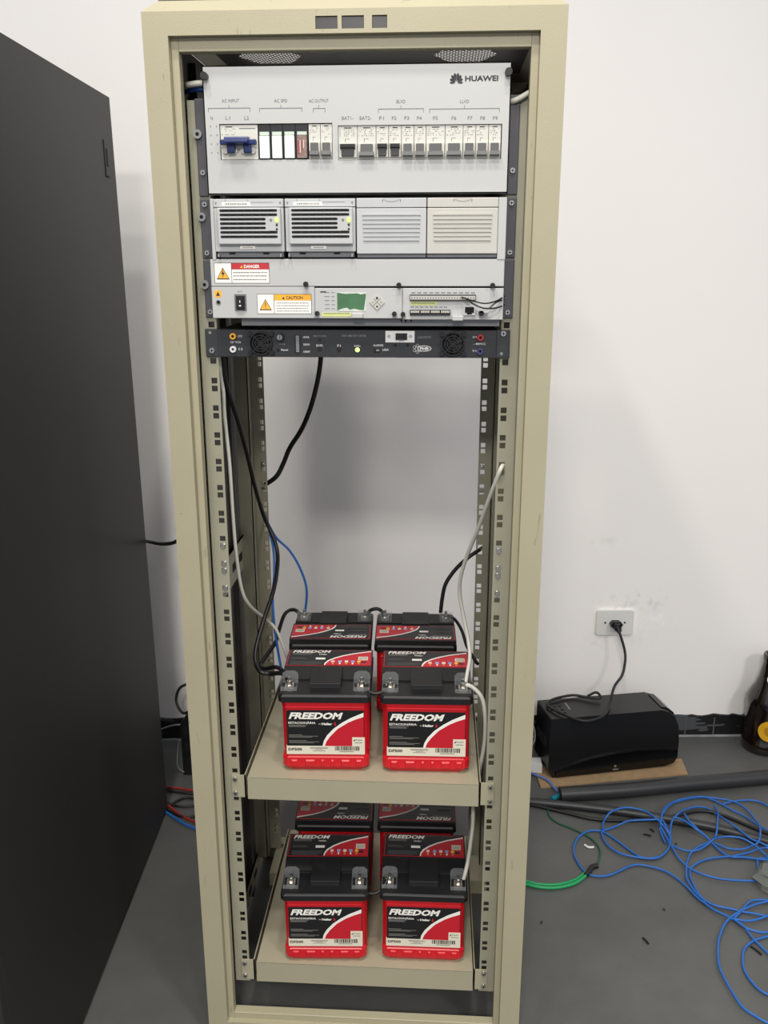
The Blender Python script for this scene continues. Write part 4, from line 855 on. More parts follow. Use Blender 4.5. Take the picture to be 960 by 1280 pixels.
# ------------------------------------------------------------------ cables
CB = json.loads('''{"blue":[[[0.749,0.443,0.004],[0.742,0.458,0.004],[0.732,0.476,0.004],[0.721,0.49,0.004],[0.709,0.502,0.004],[0.697,0.51,0.004],[0.683,0.516,0.004],[0.666,0.521,0.004],[0.649,0.524,0.004],[0.632,0.52,0.004],[0.617,0.512,0.004],[0.603,0.502,0.004],[0.59,0.493,0.004],[0.576,0.484,0.004],[0.561,0.477,0.004],[0.544,0.474,0.004],[0.528,0.475,0.004],[0.518,0.48,0.004],[0.511,0.488,0.004],[0.504,0.501,0.004],[0.499,0.518,0.004],[0.495,0.538,0.004],[0.493,0.559,0.004],[0.496,0.582,0.004],[0.503,0.604,0.004],[0.512,0.623,0.004],[0.524,0.638,0.004],[0.537,0.65,0.004],[0.551,0.657,0.004],[0.565,0.659,0.004],[0.579,0.656,0.004],[0.592,0.645,0.004],[0.605,0.629,0.004],[0.619,0.609,0.004],[0.632,0.589,0.004],[0.644,0.572,0.004],[0.656,0.558,0.004],[0.671,0.552,0.004],[0.688,0.552,0.004],[0.704,0.557,0.004],[0.718,0.567,0.004],[0.732,0.582,0.004],[0.743,0.601,0.004],[0.751,0.62,0.004],[0.756,0.64,0.004],[0.754,0.659,0.009],[0.747,0.665,0.023],[0.744,0.673,0.027],[0.74,0.681,0.028],[0.732,0.683,0.028],[0.719,0.681,0.028],[0.695,0.681,0.026],[0.67,0.682,0.023],[0.656,0.684,0.019],[0.643,0.685,0.013],[0.629,0.683,0.006],[0.614,0.675,0.004],[0.597,0.666,0.004],[0.583,0.659,0.004]],[[0.584,0.663,0.005],[0.586,0.675,0.005],[0.59,0.69,0.007],[0.596,0.694,0.019],[0.607,0.702,0.029],[0.623,0.716,0.029],[0.639,0.725,0.029],[0.654,0.73,0.029],[0.669,0.73,0.029],[0.688,0.725,0.029],[0.706,0.716,0.029],[0.717,0.702,0.029],[0.727,0.685,0.029],[0.736,0.669,0.026],[0.747,0.663,0.016],[0.753,0.654,0.006],[0.753,0.633,0.005],[0.748,0.613,0.005],[0.74,0.594,0.005],[0.727,0.575,0.005],[0.713,0.56,0.005],[0.699,0.551,0.005],[0.684,0.548,0.005],[0.664,0.549,0.005],[0.645,0.553,0.005],[0.626,0.558,0.005],[0.61,0.565,0.005],[0.598,0.576,0.005],[0.588,0.59,0.005],[0.581,0.609,0.005],[0.578,0.629,0.005],[0.578,0.645,0.005],[0.579,0.657,0.005]],[[0.748,0.44,0.006],[0.754,0.425,0.006],[0.761,0.408,0.006],[0.766,0.399,0.006],[0.772,0.391,0.006],[0.779,0.379,0.006],[0.787,0.369,0.006],[0.793,0.364,0.006],[0.799,0.359,0.006],[0.811,0.349,0.006],[0.823,0.338,0.006],[0.833,0.328,0.006],[0.84,0.316,0.006],[0.844,0.299,0.006],[0.848,0.279,0.006],[0.856,0.258,0.006],[0.866,0.236,0.006],[0.879,0.213,0.006],[0.89,0.196,0.006]],[[0.748,0.602,0.007],[0.75,0.579,0.007],[0.754,0.551,0.007],[0.761,0.531,0.007],[0.77,0.514,0.007],[0.784,0.501,0.007],[0.8,0.49,0.007],[0.817,0.483,0.007],[0.835,0.478,0.007],[0.853,0.475,0.007],[0.872,0.474,0.007],[0.89,0.474,0.007],[0.907,0.474,0.007],[0.921,0.476,0.007],[0.933,0.481,0.007],[0.944,0.496,0.007],[0.956,0.514,0.007],[0.973,0.535,0.007],[0.988,0.552,0.007]],[[0.745,0.622,0.008],[0.742,0.645,0.008],[0.737,0.664,0.015],[0.735,0.667,0.027],[0.739,0.681,0.032],[0.748,0.706,0.032],[0.762,0.737,0.027],[0.784,0.774,0.015],[0.806,0.799,0.008],[0.827,0.81,0.008],[0.847,0.817,0.008],[0.865,0.823,0.008],[0.883,0.826,0.008],[0.902,0.825,0.008],[0.922,0.822,0.008],[0.947,0.817,0.008],[0.969,0.808,0.008],[0.983,0.795,0.008],[0.992,0.778,0.008],[0.998,0.754,0.008],[1.001,0.729,0.009],[0.999,0.7,0.015],[0.991,0.663,0.026],[0.979,0.627,0.032],[0.968,0.603,0.032],[0.96,0.593,0.029],[0.951,0.594,0.022],[0.939,0.596,0.013],[0.923,0.594,0.009],[0.904,0.594,0.008],[0.887,0.598,0.008],[0.873,0.608,0.008],[0.863,0.618,0.008]],[[0.744,0.612,0.004],[0.757,0.652,0.004],[0.762,0.666,0.027],[0.773,0.687,0.028],[0.783,0.701,0.028],[0.796,0.719,0.025],[0.812,0.741,0.018],[0.832,0.763,0.01],[0.852,0.778,0.005],[0.87,0.783,0.004],[0.885,0.781,0.004],[0.895,0.772,0.004],[0.902,0.752,0.007],[0.909,0.726,0.014],[0.916,0.697,0.021],[0.923,0.671,0.026],[0.932,0.651,0.028],[0.941,0.631,0.028],[0.95,0.613,0.028],[0.96,0.604,0.028],[0.969,0.598,0.028],[0.976,0.592,0.027],[0.985,0.588,0.027],[1.006,0.586,0.028],[1.024,0.585,0.028]],[[0.736,0.615,0.005],[0.735,0.64,0.005],[0.734,0.664,0.011],[0.735,0.671,0.027],[0.745,0.698,0.029],[0.758,0.723,0.027],[0.778,0.761,0.016],[0.8,0.793,0.006],[0.823,0.808,0.005],[0.859,0.822,0.005],[0.895,0.828,0.005],[0.917,0.816,0.005],[0.934,0.798,0.005],[0.946,0.783,0.005],[0.957,0.768,0.005],[0.971,0.755,0.005],[0.984,0.739,0.005],[0.992,0.714,0.009],[0.999,0.683,0.016],[1.017,0.657,0.021],[1.035,0.641,0.023]],[[0.774,0.692,0.03],[0.785,0.687,0.03],[0.798,0.678,0.03],[0.807,0.665,0.03],[0.816,0.652,0.029],[0.826,0.644,0.024],[0.837,0.639,0.017],[0.847,0.634,0.011],[0.855,0.625,0.007],[0.861,0.607,0.006],[0.868,0.589,0.006],[0.876,0.575,0.006],[0.887,0.566,0.006],[0.905,0.565,0.006],[0.927,0.566,0.006],[0.952,0.561,0.006],[0.977,0.558,0.006],[1.001,0.561,0.007],[1.017,0.56,0.011]],[[0.807,0.712,0.029],[0.808,0.694,0.031],[0.811,0.674,0.031],[0.818,0.657,0.031],[0.827,0.644,0.026],[0.843,0.636,0.016],[0.852,0.626,0.008],[0.837,0.613,0.007],[0.817,0.601,0.007],[0.802,0.587,0.007],[0.789,0.572,0.007],[0.778,0.552,0.007],[0.768,0.529,0.007],[0.76,0.503,0.007],[0.754,0.478,0.007],[0.755,0.455,0.007],[0.759,0.435,0.007],[0.764,0.418,0.007],[0.772,0.403,0.007],[0.781,0.391,0.007],[0.794,0.382,0.007],[0.811,0.376,0.007],[0.828,0.372,0.007],[0.838,0.369,0.007],[0.844,0.366,0.007]],[[0.75,0.601,0.008],[0.76,0.592,0.008],[0.775,0.583,0.008],[0.792,0.581,0.008],[0.809,0.585,0.008],[0.83,0.599,0.008],[0.849,0.617,0.008],[0.862,0.628,0.012],[0.868,0.63,0.024],[0.874,0.644,0.032],[0.883,0.671,0.032],[0.893,0.7,0.027],[0.906,0.738,0.015],[0.912,0.77,0.008],[0.912,0.786,0.008]],[[1.012,0.565,0.015],[0.999,0.568,0.008],[0.981,0.569,0.004],[0.963,0.566,0.004],[0.943,0.564,0.004],[0.919,0.567,0.004],[0.895,0.569,0.004],[0.877,0.568,0.004],[0.861,0.565,0.004],[0.843,0.561,0.004],[0.825,0.555,0.004],[0.808,0.546,0.004],[0.793,0.535,0.004],[0.78,0.523,0.004],[0.771,0.508,0.004],[0.766,0.489,0.004],[0.765,0.468,0.004],[0.766,0.446,0.004],[0.769,0.425,0.004],[0.773,0.409,0.004],[0.777,0.398,0.004]],[[0.938,0.799,0.005],[0.952,0.805,0.005],[0.971,0.813,0.005],[0.995,0.819,0.005],[1.018,0.822,0.005],[1.033,0.82,0.005],[1.045,0.814,0.005],[1.052,0.807,0.005],[1.06,0.796,0.005],[1.073,0.778,0.005],[1.085,0.763,0.005]],[[0.859,0.628,0.009],[0.867,0.629,0.013],[0.878,0.626,0.019],[0.892,0.622,0.025],[0.908,0.618,0.028],[0.921,0.614,0.029],[0.932,0.608,0.029],[0.943,0.6,0.027],[0.954,0.593,0.023],[0.964,0.588,0.017],[0.972,0.582,0.011],[0.977,0.576,0.007],[0.979,0.563,0.006],[0.979,0.541,0.006],[0.978,0.522,0.006]],[[0.887,0.564,0.007],[0.905,0.571,0.007],[0.928,0.58,0.007],[0.947,0.588,0.008],[0.96,0.588,0.015],[0.972,0.585,0.021],[0.983,0.581,0.026],[1.0,0.584,0.031],[1.016,0.591,0.031]],[[0.841,0.026,0.008],[0.821,0.035,0.008],[0.799,0.046,0.008],[0.786,0.055,0.008],[0.777,0.064,0.008],[0.768,0.073,0.008],[0.76,0.086,0.008],[0.755,0.108,0.008],[0.751,0.134,0.008],[0.748,0.159,0.008],[0.747,0.185,0.008],[0.752,0.214,0.008],[0.76,0.243,0.008],[0.771,0.272,0.008],[0.784,0.297,0.008],[0.796,0.317,0.008],[0.809,0.333,0.008],[0.824,0.347,0.008],[0.842,0.361,0.008],[0.864,0.375,0.008],[0.887,0.388,0.008],[0.915,0.399,0.008],[0.937,0.406,0.008]],[[0.853,0.106,0.004],[0.84,0.113,0.004],[0.826,0.122,0.004],[0.817,0.129,0.004],[0.81,0.139,0.004],[0.804,0.155,0.004],[0.8,0.174,0.004],[0.8,0.193,0.004],[0.804,0.212,0.004],[0.811,0.233,0.004],[0.822,0.252,0.004],[0.835,0.265,0.004],[0.85,0.276,0.004],[0.867,0.284,0.004],[0.884,0.29,0.004],[0.904,0.291,0.004],[0.919,0.29,0.004]],[[0.773,0.397,0.005],[0.787,0.389,0.005],[0.806,0.38,0.005],[0.824,0.374,0.005],[0.842,0.369,0.005],[0.859,0.365,0.005],[0.876,0.362,0.005],[0.891,0.358,0.005],[0.907,0.355,0.005],[0.927,0.355,0.005],[0.943,0.355,0.005]],[[0.823,0.338,0.006],[0.835,0.351,0.006],[0.851,0.368,0.006],[0.866,0.386,0.006],[0.883,0.402,0.006],[0.904,0.408,0.006],[0.925,0.408,0.006],[0.945,0.405,0.006],[0.96,0.401,0.006]],[[0.823,0.339,0.007],[0.836,0.336,0.007],[0.852,0.334,0.007],[0.868,0.337,0.007],[0.884,0.343,0.007],[0.895,0.348,0.007],[0.907,0.355,0.007],[0.926,0.369,0.007],[0.943,0.381,0.007]],[[0.823,0.338,0.008],[0.832,0.324,0.008],[0.843,0.309,0.008],[0.857,0.302,0.008],[0.869,0.298,0.008],[0.877,0.298,0.008],[0.887,0.299,0.008],[0.907,0.302,0.008],[0.925,0.305,0.008]],[[0.954,0.565,0.004],[0.947,0.546,0.004],[0.941,0.523,0.004],[0.938,0.503,0.004],[0.937,0.488,0.004]]],"green_thin":[[0.449,0.761,0.003],[0.45,0.718,0.003],[0.468,0.689,0.003],[0.497,0.67,0.003],[0.525,0.648,0.003],[0.549,0.622,0.003],[0.562,0.586,0.003],[0.558,0.554,0.003],[0.545,0.519,0.003]],"sleeve":[[0.545,0.513,0.005],[0.53,0.506,0.005],[0.519,0.487,0.005],[0.508,0.473,0.005]],"green_thick":[[0.51,0.474,0.005],[0.482,0.446,0.005],[0.447,0.429,0.005],[0.414,0.423,0.005],[0.383,0.426,0.005],[0.358,0.434,0.005],[0.327,0.442,0.005]],"pipe1":[[0.487,0.794,0.022],[0.67,0.824,0.022],[0.859,0.867,0.022],[1.1,0.917,0.022],[1.3,0.962,0.022]],"pipe2":[[0.33,0.773,0.012],[0.401,0.769,0.012],[0.569,0.749,0.012],[0.695,0.726,0.012],[0.815,0.697,0.012],[0.892,0.673,0.012],[1.0,0.625,0.012],[1.134,0.559,0.012]],"pipe3":[[0.33,0.766,0.006],[0.403,0.763,0.006],[0.481,0.737,0.006],[0.573,0.706,0.006],[0.67,0.708,0.006],[0.781,0.729,0.006],[0.854,0.759,0.006],[0.915,0.748,0.006],[1.016,0.668,0.006],[1.118,0.614,0.006]],"blue_white":[[0.401,0.935,0.01],[0.429,0.911,0.01],[0.463,0.883,0.01],[0.477,0.847,0.01],[0.491,0.816,0.01]],"teal":[[0.464,0.784,0.012],[0.479,0.797,0.012],[0.492,0.809,0.012]],"white_bit":[[0.526,0.597,0.003],[0.535,0.588,0.003],[0.548,0.589,0.003]],"c_white_left":[[-0.23,0.03,1.319],[-0.229,0.03,1.28],[-0.226,0.03,1.254],[-0.227,0.035,1.213],[-0.224,0.04,1.13],[-0.225,0.05,1.043],[-0.225,0.06,0.966],[-0.223,0.08,0.891],[-0.216,0.11,0.845],[-0.204,0.2,0.779],[-0.189,0.22,0.75],[-0.175,0.23,0.702],[-0.172,0.24,0.68]],"c_black_left":[[-0.224,0.03,1.319],[-0.225,0.04,1.279],[-0.225,0.06,1.25],[-0.22,0.1,1.195],[-0.22,0.16,1.126],[-0.221,0.22,1.051],[-0.221,0.3,0.964],[-0.201,0.3,0.913],[-0.192,0.28,0.877],[-0.19,0.22,0.839],[-0.203,0.17,0.791],[-0.214,0.14,0.746],[-0.211,0.12,0.722],[-0.198,0.1,0.715],[-0.18,0.1,0.712],[-0.155,0.08,0.723],[-0.14,0.062,0.719]],"c_black_back":[[-0.107,0.38,1.286],[-0.114,0.38,1.238],[-0.129,0.38,1.181],[-0.153,0.4,1.127],[-0.184,0.42,1.08],[-0.201,0.43,1.043],[-0.217,0.43,1.015],[-0.244,0.44,0.994]],"c_blue_a":[[-0.244,0.42,0.938],[-0.226,0.38,0.907],[-0.213,0.35,0.871],[-0.21,0.33,0.824],[-0.213,0.32,0.783],[-0.207,0.3,0.71],[-0.192,0.28,0.628]],"c_blue_b":[[-0.24,0.42,0.92],[-0.216,0.4,0.887],[-0.188,0.4,0.858],[-0.166,0.4,0.818],[-0.153,0.4,0.772],[-0.156,0.4,0.725],[-0.162,0.4,0.697]],"c_loop":[[-0.162,0.385,0.71],[-0.176,0.39,0.723],[-0.189,0.38,0.727],[-0.198,0.36,0.722],[-0.204,0.33,0.701],[-0.207,0.3,0.686],[-0.214,0.25,0.683],[-0.216,0.18,0.69],[-0.198,0.13,0.707],[-0.169,0.1,0.726],[-0.149,0.08,0.726]],"c_white_right":[[0.235,0.004,1.142],[0.229,-0.006,1.133],[0.216,0.02,1.083],[0.201,0.06,1.018],[0.184,0.1,0.953],[0.174,0.12,0.904],[0.174,0.13,0.865],[0.183,0.13,0.817],[0.191,0.12,0.781],[0.194,0.1,0.755],[0.189,0.075,0.735],[0.186,0.062,0.723]],"c_white_right2":[[0.187,0.06,0.72],[0.2,0.055,0.716],[0.215,0.05,0.7],[0.222,0.05,0.668],[0.224,0.06,0.617],[0.221,0.07,0.569],[0.215,0.08,0.523],[0.21,0.09,0.487],[0.208,0.09,0.456],[0.208,0.09,0.407],[0.204,0.08,0.369],[0.2,0.07,0.341],[0.195,0.055,0.325],[0.191,0.05,0.312]],"c_black_right":[[0.231,0.43,0.863],[0.22,0.41,0.862],[0.198,0.4,0.849],[0.171,0.4,0.821],[0.151,0.395,0.79],[0.144,0.39,0.758],[0.141,0.385,0.727]],"c_black_right2":[[0.154,0.385,0.721],[0.171,0.37,0.719],[0.186,0.34,0.706],[0.195,0.3,0.691],[0.204,0.26,0.688],[0.216,0.23,0.681]],"c_jump_rear":[[-0.021,0.39,0.715],[-0.012,0.39,0.727],[0.002,0.39,0.731],[0.012,0.39,0.726],[0.019,0.395,0.712]],"c_jump_front":[[0.001,0.055,0.717],[0.009,0.04,0.712],[0.024,0.035,0.71],[0.038,0.04,0.713],[0.047,0.06,0.716]],"c_jump_low":[[-0.013,0.035,0.305],[0.0,0.025,0.296],[0.018,0.02,0.295],[0.034,0.025,0.301],[0.044,0.04,0.311]],"c_left_out":[[-0.65,0.75,0.764],[-0.602,0.7,0.776],[-0.538,0.6,0.803],[-0.477,0.5,0.838],[-0.44,0.44,0.867]],"c_top_left":[[-0.276,0.06,1.717],[-0.253,0.01,1.714],[-0.235,-0.004,1.714],[-0.223,0.0,1.715],[-0.216,0.01,1.716]],"c_top_left_blue":[[-0.277,0.07,1.716],[-0.252,0.02,1.71],[-0.236,0.006,1.709],[-0.223,0.008,1.708],[-0.219,0.02,1.709]],"c_top_right":[[0.219,0.02,1.687],[0.23,-0.005,1.685],[0.242,-0.006,1.69],[0.256,0.0,1.698],[0.273,0.03,1.708]],"c_ctrl_a":[[0.161,-0.036,1.409],[0.176,-0.055,1.405],[0.194,-0.06,1.401],[0.212,-0.05,1.404],[0.226,-0.02,1.41]],"c_ctrl_b":[[0.168,-0.036,1.407],[0.178,-0.055,1.4],[0.194,-0.06,1.394],[0.212,-0.05,1.394],[0.226,-0.02,1.397]],"c_ctrl_c":[[0.202,-0.058,1.394],[0.212,-0.05,1.402],[0.226,-0.02,1.405]],"c_plug":[[0.679,1.114,0.401],[0.69,1.099,0.373],[0.703,1.085,0.328],[0.702,1.07,0.296],[0.692,1.054,0.264],[0.668,1.033,0.239],[0.648,0.99,0.206],[0.62,0.92,0.204],[0.573,0.886,0.203],[0.534,0.893,0.203],[0.491,0.931,0.204],[0.464,0.974,0.204],[0.487,1.01,0.204],[0.545,1.038,0.204],[0.582,1.03,0.204],[0.623,1.019,0.206],[0.625,1.033,0.212],[0.614,1.041,0.214],[0.591,1.028,0.208]],"c_wires":[[[-0.72,0.781,0.006],[-0.65,0.781,0.006],[-0.595,0.768,0.006],[-0.54,0.763,0.006],[-0.463,0.776,0.006]],[[-0.735,0.792,0.006],[-0.664,0.788,0.006],[-0.605,0.788,0.006],[-0.531,0.772,0.006]],[[-0.633,0.727,0.006],[-0.597,0.698,0.006],[-0.55,0.656,0.006],[-0.492,0.624,0.006]],[[-0.668,0.764,0.006],[-0.62,0.72,0.006],[-0.569,0.7,0.006],[-0.515,0.711,0.006]],[[-0.622,0.689,0.006],[-0.578,0.655,0.006],[-0.523,0.615,0.006],[-0.462,0.591,0.006]],[[-0.64,0.711,0.006],[-0.556,0.656,0.006],[-0.513,0.659,0.006],[-0.467,0.698,0.006]],[[-0.609,0.683,0.006],[-0.586,0.722,0.006],[-0.558,0.743,0.006],[-0.496,0.723,0.006]]]}''')
def cable(key, r_, m, name, label, cat='cable', group=None, dz=0):
    b = MB(); b.tube(CB[key], r_, m, n=8, sub=6); return b.build(name, label=label, cat=cat, group=group)
cable('c_white_left', .0032, cwht, 'white_cable', 'pale cable hanging behind the left front rail down towards the rear left battery')
cable('c_black_left', .0042, cblk, 'black_cable', 'long black cable down the left inside of the rack to the front left upper battery')
cable('c_black_back', .0050, cblk, 'black_cable', 'thick black cable dropping from behind the inverter to the left rear rail')
cable('c_blue_a', .0026, cblu, 'blue_cable', 'short blue cable hanging straight beside the left rear rail')
cable('c_blue_b', .0026, cblu, 'blue_cable', 'blue cable arching from the left rear rail down to the rear left upper battery')
cable('c_loop', .0040, cblk, 'battery_lead', 'black lead arching from the rear left battery terminal to the front left battery', 'battery cable')
cable('c_white_right', .0036, cwht, 'white_cable', 'white cable sagging from the right front rail to the front right upper battery')
cable('c_white_right2', .0040, cwht, 'white_cable', 'white cable dropping from the front right upper battery to the lower shelf')
cable('c_black_right', .0042, cblk, 'black_cable', 'black cable curving from a hole in the right rear rail to a battery')
cable('c_black_right2', .0034, cblk, 'black_cable', 'black lead running forward from the rear right battery terminal beside the white cable')
cable('c_jump_rear', .0040, cblk, 'jumper_lead', 'short black jumper arching between the two rear upper batteries', 'battery cable')
cable('c_jump_front', .0034, cblk, 'jumper_lead', 'short black jumper between the two front upper batteries', 'battery cable')
cable('c_jump_low', .0034, cblk, 'jumper_lead', 'short black jumper between the two front batteries of the lowest shelf', 'battery cable')
cable('c_left_out', .0045, cblk, 'black_cable', 'short black cable crossing the gap between the black cabinet and the rack')
cable('c_top_left', .0045, cwht, 'white_cable', 'pale cable end entering the breaker panel at the rack\'s upper left corner')
cable('c_top_left_blue', .0050, mat('deep_blue_cable', (30, 66, 130), .4, var=0), 'blue_cable', 'dark blue cable entering behind the breaker panel at the rack\'s upper left corner')
cable('c_top_right', .0042, cwht, 'white_cable', 'pale cable leaving behind the breaker panel at the rack\'s upper right corner')
b = MB()
for k in ('c_ctrl_a', 'c_ctrl_b', 'c_ctrl_c'): b.tube(CB[k], .0012, cblk, n=6)
b.build('signal_wires', label='thin black signal wires plugged into the monitoring unit terminals', cat='wires')

# ------------------------------------------------------------------ black cabinet on the left
kx, ky = -.6005, .6919; kd = Vector((.0434, -.7193, 0)).normalized(); kn = Vector((kd.y, -kd.x, 0))   # kn points to the left
bc = thing('black_cabinet', (kx-.35, ky-.5, 0), 'tall matt black equipment cabinet left of the beige rack, seen from its side', 'cabinet')
def kb(mb, a0, a1, w0, w1, z0, z1, m):   # a along the side towards the camera, w to the left
    vs = []
    for z in (z0, z1):
        for a, w in ((a0, w0), (a1, w0), (a1, w1), (a0, w1)):
            p = Vector((kx-.009*(z/1.81), ky, 0))+kd*a+kn*w; vs.append((p.x, p.y, z))
    mb.add(vs, [(0, 1, 2, 3), (7, 6, 5, 4), (0, 1, 5, 4), (1, 2, 6, 5), (2, 3, 7, 6), (3, 0, 4, 7)], m)
KD, KW = 1.0, .60; s_ = 1
b = MB(); kb(b, .004, KD-.004, .004, KW-.004, .03, 1.812, cab_blk); b.build('body', bc)
b = MB(); kb(b, 0, KD, 0, .003, .012, 1.8125, cab_blk); side = b.build('side_panel', bc, bevel=.001)
b = MB(); kb(b, .02, KD-.02, .02, KW-.02, 0, .03, blackm); b.build('plinth', bc)
b = MB(); kb(b, KD, KD+.02, .0, KW, .03, 1.81, cab_blk); dr = b.build('door', bc, bevel=.002)
b = MB(); kb(b, KD+.02, KD+.035, KW-.06, KW-.035, .85, 1.05, black); b.build('handle', dr)
# recessed latch on the side panel, near the rear top
b = MB(); kb(b, .050, .078, -.0008, .0, 1.640, 1.715, cab_blk); kb(b, .0735, .078, -.0012, .002, 1.640, 1.716, hole); kb(b, .054, .066, -.0012, .002, 1.662, 1.700, hole); kb(b, .052, .078, -.0012, .001, 1.640, 1.643, hole); b.build('latch', side)

# ------------------------------------------------------------------ wall outlet and plug
def wp(x, z, off): p = wxy(x, off); return (p[0], p[1], z)
WM = Matrix.Rotation(WANG, 4, 'Z')
ox, oz = .6815, .3930; oc = Vector(wp(ox, oz, 0))
def wloc(mb): return mb.xform(Matrix.Translation(oc) @ WM)
outl = thing('wall_outlet', tuple(oc), 'white rectangular power outlet on the back wall above the black box', 'power outlet')
b = MB(); n = 5; pts = []
for sx, sz, a0 in ((1, 1, 0), (-1, 1, 90), (-1, -1, 180), (1, -1, 270)):
    for k in range(n): a = math.radians(a0+90*k/(n-1)); pts.append((sx*.049+.008*math.cos(a), sz*.032+.008*math.sin(a)))
b.prism(pts, -.010, 0, outw); wloc(b).build('cover_plate', outl, bevel=.002, seg=2)
for sx in (-.0305, .0295):
    b = MB(); b.cyl((sx, -.0112, .001), .003, .0015, togd, n=12); wloc(b).build('screw', outl)
b = MB(); b.prism([(-.019, 0), (-.010, .010), (.010, .010), (.019, 0), (.010, -.010), (-.010, -.010)], -.0108, -.009, modg); wloc(b).build('socket', outl)
b = MB(); b.prism([(-.019, 0), (-.011, .010), (.010, .010), (.020, .002), (.012, -.010), (.0, -.012), (-.010, -.009)], -.030, -.0112, black)
b.prism([(-.010, .008), (.008, .008), (.012, -.014), (.002, -.020), (-.010, -.008)], -.044, -.030, black)
plug_mesh = wloc(b)

# ------------------------------------------------------------------ black power box on cardboard
ua = Vector((.3927, .0956, 0)).normalized(); un = Vector((-ua.y, ua.x, 0)); uo = Vector((.4791, .902, .006))
UM = Matrix.Translation(uo) @ Matrix((( ua.x, un.x, 0, 0), (ua.y, un.y, 0, 0), (0, 0, 1, 0), (0, 0, 0, 1)))
ups = thing('power_backup_box', tuple(uo+ua*.2+un*.06), 'black plastic box lying on cardboard under the wall outlet, rounded at its right end', 'power backup unit')
L, D_, H = .385, .117, .187
prof = [(0, 0), (L-.03, 0), (L, .012), (L+.008, .04), (L+.008, .08), (L+.002, .13), (L-.012, .162), (L-.034, .180), (L-.055, H), (-.012, H+.004), (-.014, .03)]
b = MB(); b.prism(prof, 0, D_, satin); b.xform(UM).build('casing', ups, bevel=.004, seg=3)
b = MB(); arc = [(.008, .022), (.06, .040), (.12, .054), (.19, .062), (.26, .064), (.33, .060), (L+.004, .052)]
b.prism(arc+[(L+.004, .03), (L-.006, .012), (L-.034, .004), (.01, .004)], -.007, .001, gloss); b.xform(UM).build('front_skirt', ups, bevel=.003, seg=3, label='glossy curved lower trim')
b = MB(); b.prism([(L-.05, H+.001), (L-.030, .184), (L-.008, .166), (L+.006, .134), (L+.012, .08), (L+.012, .045), (L+.004, .045), (L+.004, .08), (L-.002, .13), (L-.016, .160), (L-.036, .178)], .018, D_-.012, gloss); b.xform(UM).build('end_cap', ups, bevel=.002, seg=2)
b = MB(); b.box(.060, .068, .045, .092, H+.0015, H+.003, silv); b.box(.0615, .0665, .048, .089, H+.003, H+.0033, inkg); b.xform(UM).build('badge', ups)
b = MB()
for i in range(4):
    for j in range(3): b.cyl((.008+j*.016, .03+i*.02, H+.002), .005, .002, hole, axis='z', n=12)
b.xform(UM).build('vent_dots', ups)
b = MB(); b.cyl((.192, -.0078, .022), .004, .002, silv, n=14); b.box(.184, .202, -.0078, -.006, .009, .013, silv); b.xform(UM).build('emblem', ups)
b = MB()
for j in range(3): b.box(-.0165, -.013, .02+j*.03, .042+j*.03, .09, .115, hole)
b.xform(UM).build('rear_socket', ups)
def up(a, n_, z): p = UM @ Vector((a, n_, z)); return (round(p.x, 4), round(p.y, 4), round(p.z, 4))
b = MB(); b.tube(CB['c_plug'], .0040, cblk, n=8, sub=6); pc = b.build('power_cord', ups, label='black cord curling over the top and up to the wall outlet')
ORG[pc.name] = ORG[ups.name]; plug_mesh.build('plug', pc, bevel=.002, seg=2)
b = MB(); b.prism([(.4329, .955), (.4414, .852), (.62, .893), (.8817, .948), (.8847, 1.03), (.60, 1.04)], .0005, .005, card, axis='z'); b.build('cardboard_sheet', label='flat piece of brown cardboard under the black box', cat='cardboard')
# black adapter behind the left end, white plug with grey cable
b = MB(); b.prism([(0, 0), (.055, 0), (.055, .12), (.045, .135), (0, .135)], 0, .09, black); b.xform(Matrix.Translation((.370, .985, .035))).build('adapter_body_tmp') if False else None
ad = thing('power_adapter', (.40, 1.02, 0), 'black adapter half hidden between the rack and the black box', 'adapter')
b = MB(); b.prism([(.36, 0.0), (.425, 0.0), (.425, .150), (.415, .165), (.36, .165)], .985, 1.07, black); b.build('housing', ad, bevel=.003, seg=2)
b = MB()
for k in range(5): b.box(.372, .418, .9845, .9852, .06+k*.016, .066+k*.016, hole)
b.build('vent_slot', ad)
t2 = thing('white_power_plug', (.42, .93, .006), 'white plug lying at the left end of the black box beside the rack', 'plug')
b = MB(); b.prism([(.385, .018), (.405, .034), (.452, .036), (.452, .006), (.405, .007)], .925, .962, outw); b.build('plug_body', t2, bevel=.003, seg=2)
b = MB(); b.tube([(.392, .943, .020), (.36, .95, .018), (.31, .96, .012), (.25, .97, .008)], .004, outw); b.build('plug_cord', t2)
b = MB(); b.tube([(.395, .96, .20), (.415, .965, .165), (.43, .965, .12), (.428, .96, .085), (.405, .96, .07), (.37, .965, .075)], .0026, cgry); b.build('grey_cable', label='thin grey cable bowing out from behind the rack beside the black box', cat='cable')

